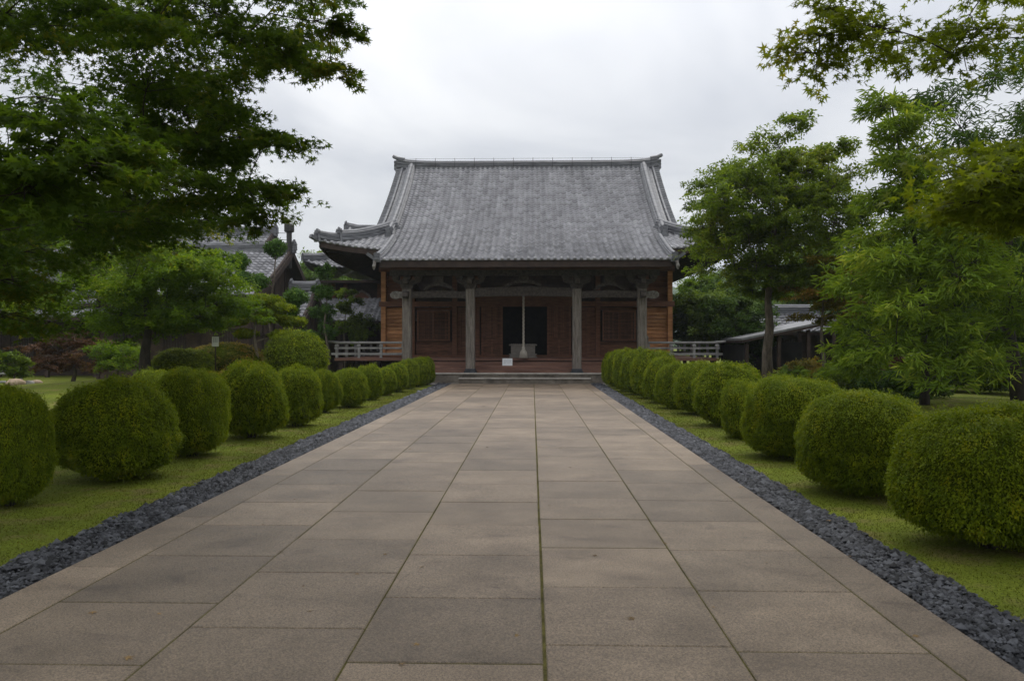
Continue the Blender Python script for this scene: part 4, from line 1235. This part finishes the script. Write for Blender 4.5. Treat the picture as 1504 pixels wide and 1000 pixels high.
def bush_stems(seed):
    pr = random.Random(seed); mb = MB()
    for k in range(9):
        a = k * .7 + pr.uniform(-.2, .2)
        mb.tube([(.07 * math.cos(a), .07 * math.sin(a), -.06), (.2 * math.cos(a), .2 * math.sin(a), .12), (.5 * math.cos(a), .5 * math.sin(a), .3)], [.03, .022, .012], 5)
    return mb
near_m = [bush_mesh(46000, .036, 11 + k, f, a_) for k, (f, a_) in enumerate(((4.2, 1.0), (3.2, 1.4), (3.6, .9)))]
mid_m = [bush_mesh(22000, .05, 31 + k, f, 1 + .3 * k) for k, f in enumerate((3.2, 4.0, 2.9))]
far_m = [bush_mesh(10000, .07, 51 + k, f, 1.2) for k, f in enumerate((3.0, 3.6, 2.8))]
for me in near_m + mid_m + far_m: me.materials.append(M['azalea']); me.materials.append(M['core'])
stem0 = bush_stems(1).build('stem', M['bark_dark'])
stem_me = stem0.data
bpy.data.objects.remove(stem0)
def azalea(x, y, r, h, label, group, meshes, rz):
    root = empty('azalea_bush', (x, y, float(gz(x, y))), rz, label, 'bush', group)
    for nm, me in (('foliage', meshes), ('stem', stem_me)):
        o = bpy.data.objects.new(nm, me); COL.objects.link(o); o.parent = root
        o.scale = (r * random.uniform(.95, 1.05), r * random.uniform(.95, 1.05), h)
    return root
ORD = ['nearest', 'second', 'third', 'fourth', 'fifth', 'sixth', 'seventh', 'eighth', 'ninth', 'tenth', 'eleventh', 'twelfth', 'last']
# (centre px, half width px, top px, Y, look)
LEFT = [(2, 60, 573, 7.15, 'open loosely branched'), (160, 93, 560, 8.7, 'big round shadowed'), (277, 60, 544, 10.5, 'tall rounded dark'), (367, 50, 534, 12.5, 'dense upright'), (432, 38, 540, 14.3, 'neat egg-shaped'),
        (476, 23, 545, 17.2, 'small yellowish'), (511, 30, 543, 18.6, 'dark reddish-tipped'), (539, 22, 537, 21.2, 'bright yellow-green'), (561, 21, 541, 23.0, 'low rounded'), (580, 21, 534, 24.8, 'mid-green rounded'), (598, 19, 529, 26.6, 'tall domed'), (613, 19, 526, 27.8, 'dark domed'), (626, 13, 525, 28.9, 'narrow domed')]
RIGHT = [(1446, 124, 600, 5.9, 'very large glossy'), (1262, 94, 576, 8.0, 'broad flat-topped'), (1165, 74, 555, 10.4, 'broad domed'), (1096, 43, 561, 12.6, 'small low'), (1070, 53, 535, 14.6, 'large egg-shaped'), (1026, 40, 533, 17.0, 'leafy rounded'),
         (993, 31, 535, 18.6, 'small rounded'), (975, 34, 525, 20.2, 'yellowish domed'), (961, 36, 515, 22.0, 'tall wide'), (936, 27, 514, 23.6, 'tall narrow'), (923, 24, 514, 25.2, 'upright domed'), (909, 22, 515, 26.8, 'dark narrow'), (900, 17, 517, 28.2, 'slim upright')]
k = 0
for side_, rows in (('left', LEFT), ('right', RIGHT)):
    for i, (cx, hw, top, Y, look) in enumerate(rows):
        X = (cx - 782) / F * Y; r = hw / F * Y * .92
        h = (H + (507 - top) / F * Y - float(gz(X, Y))) * .97
        ms = near_m if Y < 11 else mid_m if Y < 19 else far_m
        azalea(X, Y, r, h, f'{look} clipped azalea, {ORD[i]} from the camera in the row {side_} of the path', f'clipped azaleas {side_} of the path', ms[k % len(ms)], random.uniform(0, 6.28)); k += 1
def shrub(name, label, x, y, r, h, mat, size=.06, n=5000, group=None, meshkey=None, kind=None):
    me = bush_mesh(n, size, int(abs(x * 13 + y * 7)), 2.3)
    me.materials.append(M[mat]); me.materials.append(M['core'])
    root = empty(name, (x, y, float(gz(x, y))), random.uniform(0, 6), label, 'bush', group)
    for nm, me_ in (('foliage', me), ('stem', stem_me)):
        o = bpy.data.objects.new(nm, me_); COL.objects.link(o); o.parent = root; o.scale = (r, r * .9, h)
    return root
def leafy(name, label, x, y, r, h, mat, size=.09, n=5000, kind='clump'):
    random.seed(int(abs(x * 17 + y * 5)))
    B = (x, y, float(gz(x, y))); pd = []
    for k in range(16):
        a = k * 2.4; q = r * .75 * math.sqrt((k + .5) / 16)
        pd.append((q * math.cos(a), q * math.sin(a), h * random.uniform(.3, .88) * (1.05 - .35 * q / r), r * random.uniform(.3, .5)))
    return tree(name, label, 'shrub', B, [(0, 0, -.1), (.02, 0, h * .3), (0, 0, h * .75)], .035, pd, M[mat], M['bark'], kind, size, max(20, n // 30), .5, 8, twig_r=.006, limb_from=.1)
def at(cx, top, Y):
    X = (cx - 782) / F * Y
    return X, Y, H + (507 - top) / F * Y - float(gz(X, Y))
x, y, h = at(433, 487, 25); shrub('round_bush', 'largest round clipped bush standing behind the left azalea row', x, y, .98, h, 'azalea', .06, 9000)
x, y, h = at(265, 513, 24.5); shrub('clipped_hedge', 'low dark box hedge behind the maple trunk on the left lawn', x, y, 1.0, h, 'azalea', .07, 6000)
x, y, h = at(325, 505, 26); shrub('clipped_hedge', 'reddish-topped hedge between the stake sign and the pruned tree', x, y, 1.3, h, 'orange', .07, 6000)
x, y, h = at(8, 505, 25); leafy('leafy_shrub', 'bright green leafy shrub at the far left edge of the lawn', x, y, .5, h, 'yellow_green', .1, 2200)
x, y, h = at(165, 495, 28); leafy('leafy_shrub', 'mid-green shrub under the lawn maple left of its trunk', x, y, .9, h, 'maple_mid', .09, 4000)
x, y, h = at(250, 545, 14.8); shrub('leafy_shrub', 'low olive shrub hidden behind the third left azalea', x - .4, y, .55, h, 'azalea', .06, 4000)
x, y, h = at(345, 538, 16.5); leafy('leafy_shrub', 'orange-tipped shrub behind the left azaleas near the stake sign', x, y, .7, h, 'orange', .06, 5000)
x, y, h = at(1240, 535, 21); leafy('leafy_shrub', 'mixed green shrub behind the right azaleas beside the thin trunk', x, y, 1.0, h, 'olive', .09, 4500)
x, y, h = at(1170, 525, 25); leafy('leafy_shrub', 'yellowish leafy shrub in front of the dark shed', x, y, .9, h, 'orange', .09, 3500)
x, y, h = at(1320, 545, 19.5); leafy('leafy_shrub', 'dark leafy shrub behind the narrow-leaved tree trunk', x, y, 1.0, h, 'narrow_dark', .1, 4000)
x, y, h = at(1310, 512, 21); leafy('leafy_shrub', 'rusty orange shrub showing between the right-hand leaves', x, y, .35, h, 'red_brown', .1, 900)
for i, (cx, tp, Y_, r_, mt, lb) in enumerate(((1395, 512, 25, 1.3, 'narrow_dark', 'dark shrub on the lawn left of the leaning trunk'), (1450, 500, 27, 1.5, 'maple_mid', 'tall green shrub behind the leaning trunk'), (1505, 505, 23, 1.3, 'olive', 'olive shrub at the right edge beyond the leaning trunk'), (1345, 505, 26, 1.2, 'yellow_green', 'yellow-green shrub behind the narrow-leaved tree'), (1285, 500, 27, 1.2, 'olive', 'grey-green shrub between the shed and the narrow-leaved tree'))):
    x, y, h = at(cx, tp, Y_); leafy('leafy_shrub', lb, x, y, r_, h, mt, .12, 6000)
x, y, h = at(1150, 535, 22); leafy('broad_leaved_plant', 'pale green broad-leaved plant beside the right maple trunk', x + .1, y, .4, h, 'yellow_green', .2, 700, 'oval')

# ------------------------------------------------------------------ trees
def pads_cone(poly, Y0, Y1, n, rmin, rmax, base, rs):
    """pads at their own distances, so that a crown close to the camera keeps its outline"""
    random.seed(rs)
    xs = [p[0] for p in poly]; ys = [p[1] for p in poly]; out = []
    while len(out) < n:
        x, y = random.uniform(min(xs), max(xs)), random.uniform(min(ys), max(ys))
        if not in_poly(poly, x, y): continue
        p = px(x, y, random.uniform(Y0, Y1))
        out.append((p[0] - base[0], p[1] - base[1], p[2] - base[2], random.uniform(rmin, rmax)))
    return out
def pads_ball(c, rad, n, rmin, rmax, rs, keep=None):
    random.seed(rs); out = []
    while len(out) < n:
        v = Vector((random.gauss(0, 1), random.gauss(0, 1), random.gauss(0, 1))).normalized() * random.uniform(.35, 1) ** .6
        p = (c[0] + v.x * rad[0], c[1] + v.y * rad[1], c[2] + v.z * rad[2])
        if keep and not keep(p): continue
        out.append(p + (random.uniform(rmin, rmax),))
    return out

# big maple left of the path: crown over the lawn, extended unseen over the camera for shade
B = (-6.4, 6.6, float(gz(-6.4, 6.6)))
def above_frame(p):      # added crown part over and behind the camera, out of view
    X, Y, Z = p[0] + BB[0], p[1] + BB[1], p[2] + BB[2]
    return Y < 0.0 or Z > H + .5 * Y + .7 or (X - 0) / max(Y, .1) < -.85
pads = pads_cone([(-120, -70), (470, -70), (480, 0), (455, 45), (465, 85), (400, 80), (290, 90), (345, 160), (370, 195), (310, 225), (375, 275), (355, 310), (300, 330), (200, 350), (160, 250), (110, 130), (190, 60), (60, 30), (-120, 40)], 7.2, 11.0, 96, .34, .54, B, 1)
pads += [tuple(px(a_, b_, 7.8) - np.array(B)) + (.26,) for a_, b_ in ((485, 92), (395, 200), (392, 280), (375, 312), (490, 30))]
pads += pads_cone([(-80, 250), (170, 270), (310, 310), (270, 340), (150, 372), (100, 385), (30, 385), (20, 480), (-80, 520)], 7.5, 12, 54, .4, .6, B, 2)
pads += pads_cone([(-60, 130), (60, 110), (150, 205), (160, 240), (90, 290), (-60, 320)], 4.2, 5.6, 12, .3, .42, B, 3)
pads += pads_cone([(-40, 40), (200, 30), (190, 120), (60, 150)], 9, 12, 7, .3, .5, B, 4)
BB = B
pads += pads_ball((3.0, -2.0, 6.8), (6.8, 8.0, 1.8), 170, .6, .85, 5, above_frame)  # added unseen pads that darken the near path
random.seed(11)
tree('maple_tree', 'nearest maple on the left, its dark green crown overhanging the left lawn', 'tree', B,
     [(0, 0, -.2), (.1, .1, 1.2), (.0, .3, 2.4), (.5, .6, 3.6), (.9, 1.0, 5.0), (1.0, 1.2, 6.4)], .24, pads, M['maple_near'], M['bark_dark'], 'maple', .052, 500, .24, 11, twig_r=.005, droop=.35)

# maple right of the path, its branches entering at the upper right
B = (6.3, 6.2, float(gz(6.3, 6.2)))
pads = pads_cone([(1185, 70), (1215, 20), (1210, -50), (1650, -60), (1650, 80), (1480, 75), (1400, 95), (1300, 75), (1230, 100), (1185, 95)], 5.6, 7.2, 24, .26, .38, B, 6)
pads += [tuple(px(a_, b_, 6.2) - np.array(B)) + (.24,) for a_, b_ in ((1182, 80), (1200, 55), (1195, 105), (1215, 15), (1255, 60))]
pads += pads_cone([(1400, 270), (1435, 232), (1520, 212), (1620, 205), (1620, 330), (1500, 325), (1415, 312)], 4.2, 6.2, 44, .22, .34, B, 7)
BB = B
def above_frame_r(p):
    X, Y, Z = p[0] + BB[0], p[1] + BB[1], p[2] + BB[2]
    return Y < 0.0 or Z > H + .5 * Y + .7
pads += pads_ball((-3.0, -2.6, 6.6), (6.2, 7.0, 1.7), 110, .55, .8, 8, above_frame_r)  # unseen overhead canopy, added to shade the near paving and bushes
random.seed(12)
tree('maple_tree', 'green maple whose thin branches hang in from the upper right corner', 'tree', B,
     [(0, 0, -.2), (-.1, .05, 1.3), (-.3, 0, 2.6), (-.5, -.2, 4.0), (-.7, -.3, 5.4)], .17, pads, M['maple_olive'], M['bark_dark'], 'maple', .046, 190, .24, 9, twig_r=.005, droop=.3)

# maple standing on the left lawn
Y = 22.0; X = (207 - 782) / F * Y; B = (X, Y, float(gz(X, Y)))
pads = pads_outline([(60, 435), (90, 410), (140, 375), (200, 362), (275, 366), (312, 395), (314, 440), (300, 472), (240, 482), (150, 480), (95, 460)], Y, 2.2, 56, .55, .9, B)
random.seed(13)
tree('maple_tree', 'fresh green maple standing on the left lawn mound with a straight dark trunk', 'tree', B,
     [(0, 0, -.15), (-.03, 0, .7), (.05, .05, 1.4), (0, 0, 2.4), (.1, 0, 3.6)], .17, pads, M['maple_mid'], M['bark_dark'], 'clump', .1, 400, .33, 10, twig_r=.01, limb_from=.35)

# tree right of the temple
Y = 24.0; X = (1125 - 782) / F * Y; B = (X, Y, float(gz(X, Y)))
pads = pads_outline([(1150, 190), (1185, 205), (1228, 245), (1235, 300), (1238, 345), (1215, 380), (1170, 395), (1100, 415), (1050, 405), (1028, 378), (1030, 300), (1036, 268), (1062, 248), (1105, 210)], Y, 2.2, 135, .38, .66, B)
pads += pads_outline([(1065, 395), (1110, 410), (1190, 385), (1200, 412), (1150, 435), (1075, 428)], Y, 1.2, 16, .3, .45, B)
random.seed(14)
tree('broadleaf_tree', 'round-crowned tree with a pale forked trunk right of the temple roof', 'tree', B,
     [(0, 0, -.2), (-.03, 0, 1.2), (.06, 0, 2.0), (.0, 0, 2.8), (.12, 0, 4.2), (.3, 0, 5.8), (.5, 0, 7.4)], .17, pads, M['olive'], M['bark'], 'clump', .105, 190, .42, 10, twig_r=.011, limb_from=.38)

# small turning tree behind the right-hand bushes
Y = 23.0; X = (1212 - 782) / F * Y; B = (X, Y, float(gz(X, Y)))
pads = pads_outline([(1150, 405), (1195, 380), (1228, 400), (1240, 440), (1230, 480), (1180, 475), (1160, 440)], Y, 1.0, 24, .28, .5, B)
random.seed(15)
tree('small_maple', 'thin young tree with orange-tinted leaves beside the dark open shed', 'tree', B,
     [(0, 0, -.2), (-.12, 0, .8), (-.2, 0, 1.7), (-.12, 0, 2.8), (-.05, 0, 3.9)], .07, pads, M['orange'], M['bark'], 'clump', .09, 150, .18, 7, twig_r=.008, limb_from=.3)

# narrow-leaved tree
Y = 16.6; X = (1350 - 782) / F * Y; B = (X, Y, float(gz(X, Y)))
pads = pads_outline([(1300, 140), (1332, 130), (1345, 190), (1352, 260), (1315, 330), (1290, 300), (1295, 240)], Y, .5, 22, .26, .4, B)
pads += pads_outline([(1258, 330), (1310, 290), (1400, 290), (1480, 360), (1485, 480), (1440, 540), (1350, 550), (1270, 540), (1240, 500), (1245, 420)], Y, 1.7, 96, .32, .55, B)
random.seed(16)
tree('narrow_leaved_tree', 'light green tree with long narrow leaves behind the right azaleas, bright against the sky', 'tree', B,
     [(0, 0, -.2), (.02, 0, .9), (-.04, 0, 1.8), (-.1, .05, 3.0), (-.35, 0, 4.4), (-.65, 0, 6.2)], .09, pads, M['bamboo'], M['bark_dark'], 'narrow', .19, 230, .45, 10, twig_r=.008, limb_from=.2, up=.5, jit=.7, droop=.15)

# darker tree at the right edge
Y = 19.5; X = (1478 - 782) / F * Y; B = (X, Y, float(gz(X, Y)))
pads = pads_outline([(1400, 120), (1430, 85), (1500, 70), (1620, 80), (1690, 300), (1620, 500), (1470, 530), (1425, 470), (1400, 300), (1395, 200)], Y, 2.4, 84, .5, .85, B)
random.seed(17)
tree('evergreen_tree', 'dark tall tree with a leaning trunk at the right edge behind the narrow-leaved tree', 'tree', B,
     [(.15, 0, -.2), (-.05, 0, 1.2), (-.25, 0, 2.4), (-.1, 0, 4.2), (.3, 0, 6.4), (.5, 0, 7.6)], .17, pads, M['narrow_dark'], M['bark_dark'], 'narrow', .2, 330, .45, 9, twig_r=.012, limb_from=.3, up=.5, jit=.7)

# red-leaved weeping maple by the log rail
Y = 28.5; X = (95 - 782) / F * Y; B = (X, Y, float(gz(X, Y)))
pads = pads_outline([(35, 505), (65, 482), (110, 478), (150, 500), (160, 535), (40, 538)], Y, .9, 30, .35, .6, B)
random.seed(18)
tree('weeping_maple', 'low spreading red-brown maple behind the log rail on the left lawn', 'tree', B,
     [(0, 0, -.2), (.15, 0, .4), (0, 0, .8), (.2, 0, 1.3), (.1, 0, 1.7)], .08, pads, M['red_brown'], M['bark'], 'clump', .09, 170, .2, 7, twig_r=.009, droop=.5)

# cloud-pruned pines and a layered pruned tree in front of the gabled house
def pruned(name, label, cx, Y, pads_px, mat, bark, kind, size, per, flat, stems, cat='tree', up=.9, ball=True):
    X = (cx - 782) / F * Y; B = (X, Y, float(gz(X, Y)))
    pd = []
    for (x, y, r) in pads_px:
        p = px(x, y, Y + random.uniform(-.35, .35)); pd.append((p[0] - B[0], p[1] - B[1], p[2] - B[2], .85 * r / F * Y))
    return tree(name, label, cat, B, stems, .08, pd, mat, bark, kind, size, per, flat, 10, twig_r=.01, limb_from=.2, droop=.05, up=up, jit=.8, ball=ball)
random.seed(19)
pruned('cloud_pruned_pine', 'cloud-pruned pine with separate round pads in front of the gabled house roof', 395, 28.5, [(402, 364, 18), (346, 383, 18), (376, 413, 17), (352, 408, 15), (431, 436, 19), (398, 450, 18), (418, 458, 20)], M['pine'], M['bark'], 'clump', .1, 650, .72, [(0, 0, -.1), (.1, 0, 1.2), (-.1, 0, 2.4), (.1, 0, 3.6), (.18, 0, 4.8)])
pruned('cloud_pruned_pine', 'darker pruned pine nearer the temple, beside the small outbuilding', 478, 31.5, [(480, 402, 14), (477, 430, 15), (474, 460, 17), (468, 488, 20), (446, 494, 14)], M['pine'], M['bark'], 'clump', .1, 650, .72, [(0, 0, -.1), (.1, 0, 1.0), (-.1, 0, 2.2), (.05, 0, 3.6)], ball=False)
pruned('layered_tree', 'flat-topped tree pruned in layers with several pale stems, left of the largest round bush', 372, 26.0, [(385, 441, 26), (350, 448, 22), (410, 452, 22), (345, 470, 20), (385, 466, 26), (425, 472, 22), (355, 490, 18), (410, 492, 20)], M['azalea'], M['bark_pale'], 'clump', .08, 900, .36, [(0, 0, -.1), (.05, 0, .8), (-.05, 0, 1.5), (.1, 0, 2.6)])
x, y, h = at(517, 418, 36.5)
B = (-8.75, 36.2, 0)
tree('garden_tree', 'young yellow-green tree left of the temple railing before the annex', 'tree', B, [(0, 0, -.1), (.1, 0, 1.0), (0, 0, 2.0), (.1, 0, 3.2)], .07,
     [(px(a, b_, 36.2)[0] - B[0], random.uniform(-.6, .6), px(a, b_, 36.2)[2], q) for a, b_, q in ((505, 432, .4), (520, 445, .45), (500, 455, .5), (525, 468, .5), (512, 480, .5), (530, 490, .45), (495, 480, .5), (515, 500, .5), (540, 480, .35))], M['yellow_green'], M['bark'], 'clump', .12, 260, .4, 8)

# low undergrowth and trees between and behind the buildings
protos = {}
def bg_tree(kind, x, y, s_, label, group, rz):
    if kind not in protos:
        random.seed(40 + len(protos))
        hgt, rx, mat = {'round': (7.5, 2.9, 'far_green'), 'tall': (9.5, 2.2, 'maple_mid'), 'pale': (6.2, 2.5, 'yellow_green')}[kind]
        pads = pads_ball((0, 0, hgt * .6), (rx, rx, hgt * .38), 60, .7, 1.15, 60 + len(protos))
        r = tree('background_tree', label, 'tree', (0, 0, 0), [(0, 0, -.2), (.1, 0, hgt * .25), (0, .1, hgt * .5), (.1, 0, hgt * .85)], .2, pads, M[mat], M['bark_dark'], 'clump', .24, 150, .45, 7, group, twig_r=.015, limb_from=.2)
        protos[kind] = r
    else:
        r = copy_tree(protos[kind])
    r['label'] = label; r['group'] = group
    r.location = (x, y, float(gz(x, y))); r.rotation_euler = (0, 0, rz); r.scale = (s_, s_, s_)
    return r
for i, (kd, cx, Y, s_, lb) in enumerate([
    ('round', 455, 58, 1.0, 'bushy tree in the gap between the flue pipe and the temple roof'),
    ('tall', 478, 66, 1.05, 'taller tree behind the bushy one, under the temple roof corner'),
    ('round', 500, 54, .75, 'lower rounded tree left of the annex roof'),
    ('round', 1015, 44, .62, 'rounded tree just right of the temple wall behind the railing'),
    ('round', 1078, 33.5, .5, 'small rounded tree at the right end of the temple railing'),
    ('pale', 1045, 41, .72, 'pale green tree behind the right railing end'),
    ('round', 1075, 43, .66, 'darker tree behind the shed, between pale tree and trunk'),
    ('tall', 1030, 52, .7, 'taller tree rising behind the trees right of the temple'),
    ('tall', 1195, 50, .92, 'upright green tree behind the orange-tinted young tree'),
    ('round', 1165, 55, .8, 'rounded tree behind the shed roof under the round-crowned tree'),
    ('pale', 1440, 31, 1.0, 'pale green tree between the narrow-leaved tree and the right edge'),
    ('round', 1300, 34, .8, 'rounded tree in front of the tiled house on the right'),
    ('round', 1420, 36, .95, 'leafy tree closing the view behind the right edge tree'),
    ('tall', 1500, 30, .85, 'tall leafy tree beyond the right edge of the lawn'),
    ('round', 1330, 33, .6, 'low leafy tree behind the narrow-leaved tree'),
    ('round', 190, 50, 1.05, 'rounded tree behind the long low house on the left'),
    ('tall', 60, 48, 1.15, 'tall tree behind the far left end of the low house'),
    ('round', -40, 40, 1.1, 'leafy tree at the far left beyond the house')]):
    X = (cx - 782) / F * Y
    bg_tree(kd, X, Y, s_, lb, 'trees behind the buildings', i * 1.3)

# ------------------------------------------------------------------ air
HAZE = 0.0004
if HAZE:
    hz = MB().box(-1150, 1150, -60, 1150, -6, 135).build('haze', None) if False else None
    me = bpy.data.meshes.new('haze')
    b0 = MB().box(-1150, 1150, -60, 1150, -6, 135)
    me.from_pydata(b0.v, [], b0.f); me.update()
    hm_ = bpy.data.materials.new('haze'); hm_.use_nodes = True
    nt = hm_.node_tree; nt.nodes.clear()
    o_ = nt.nodes.new('ShaderNodeOutputMaterial'); v_ = nt.nodes.new('ShaderNodeVolumePrincipled')
    v_.inputs['Color'].default_value = (0.75, 0.82, 0.92, 1); v_.inputs['Density'].default_value = HAZE
    nt.links.new(v_.outputs[0], o_.inputs['Volume'])
    tag(link_mesh('haze', me, hm_), kind='stuff')
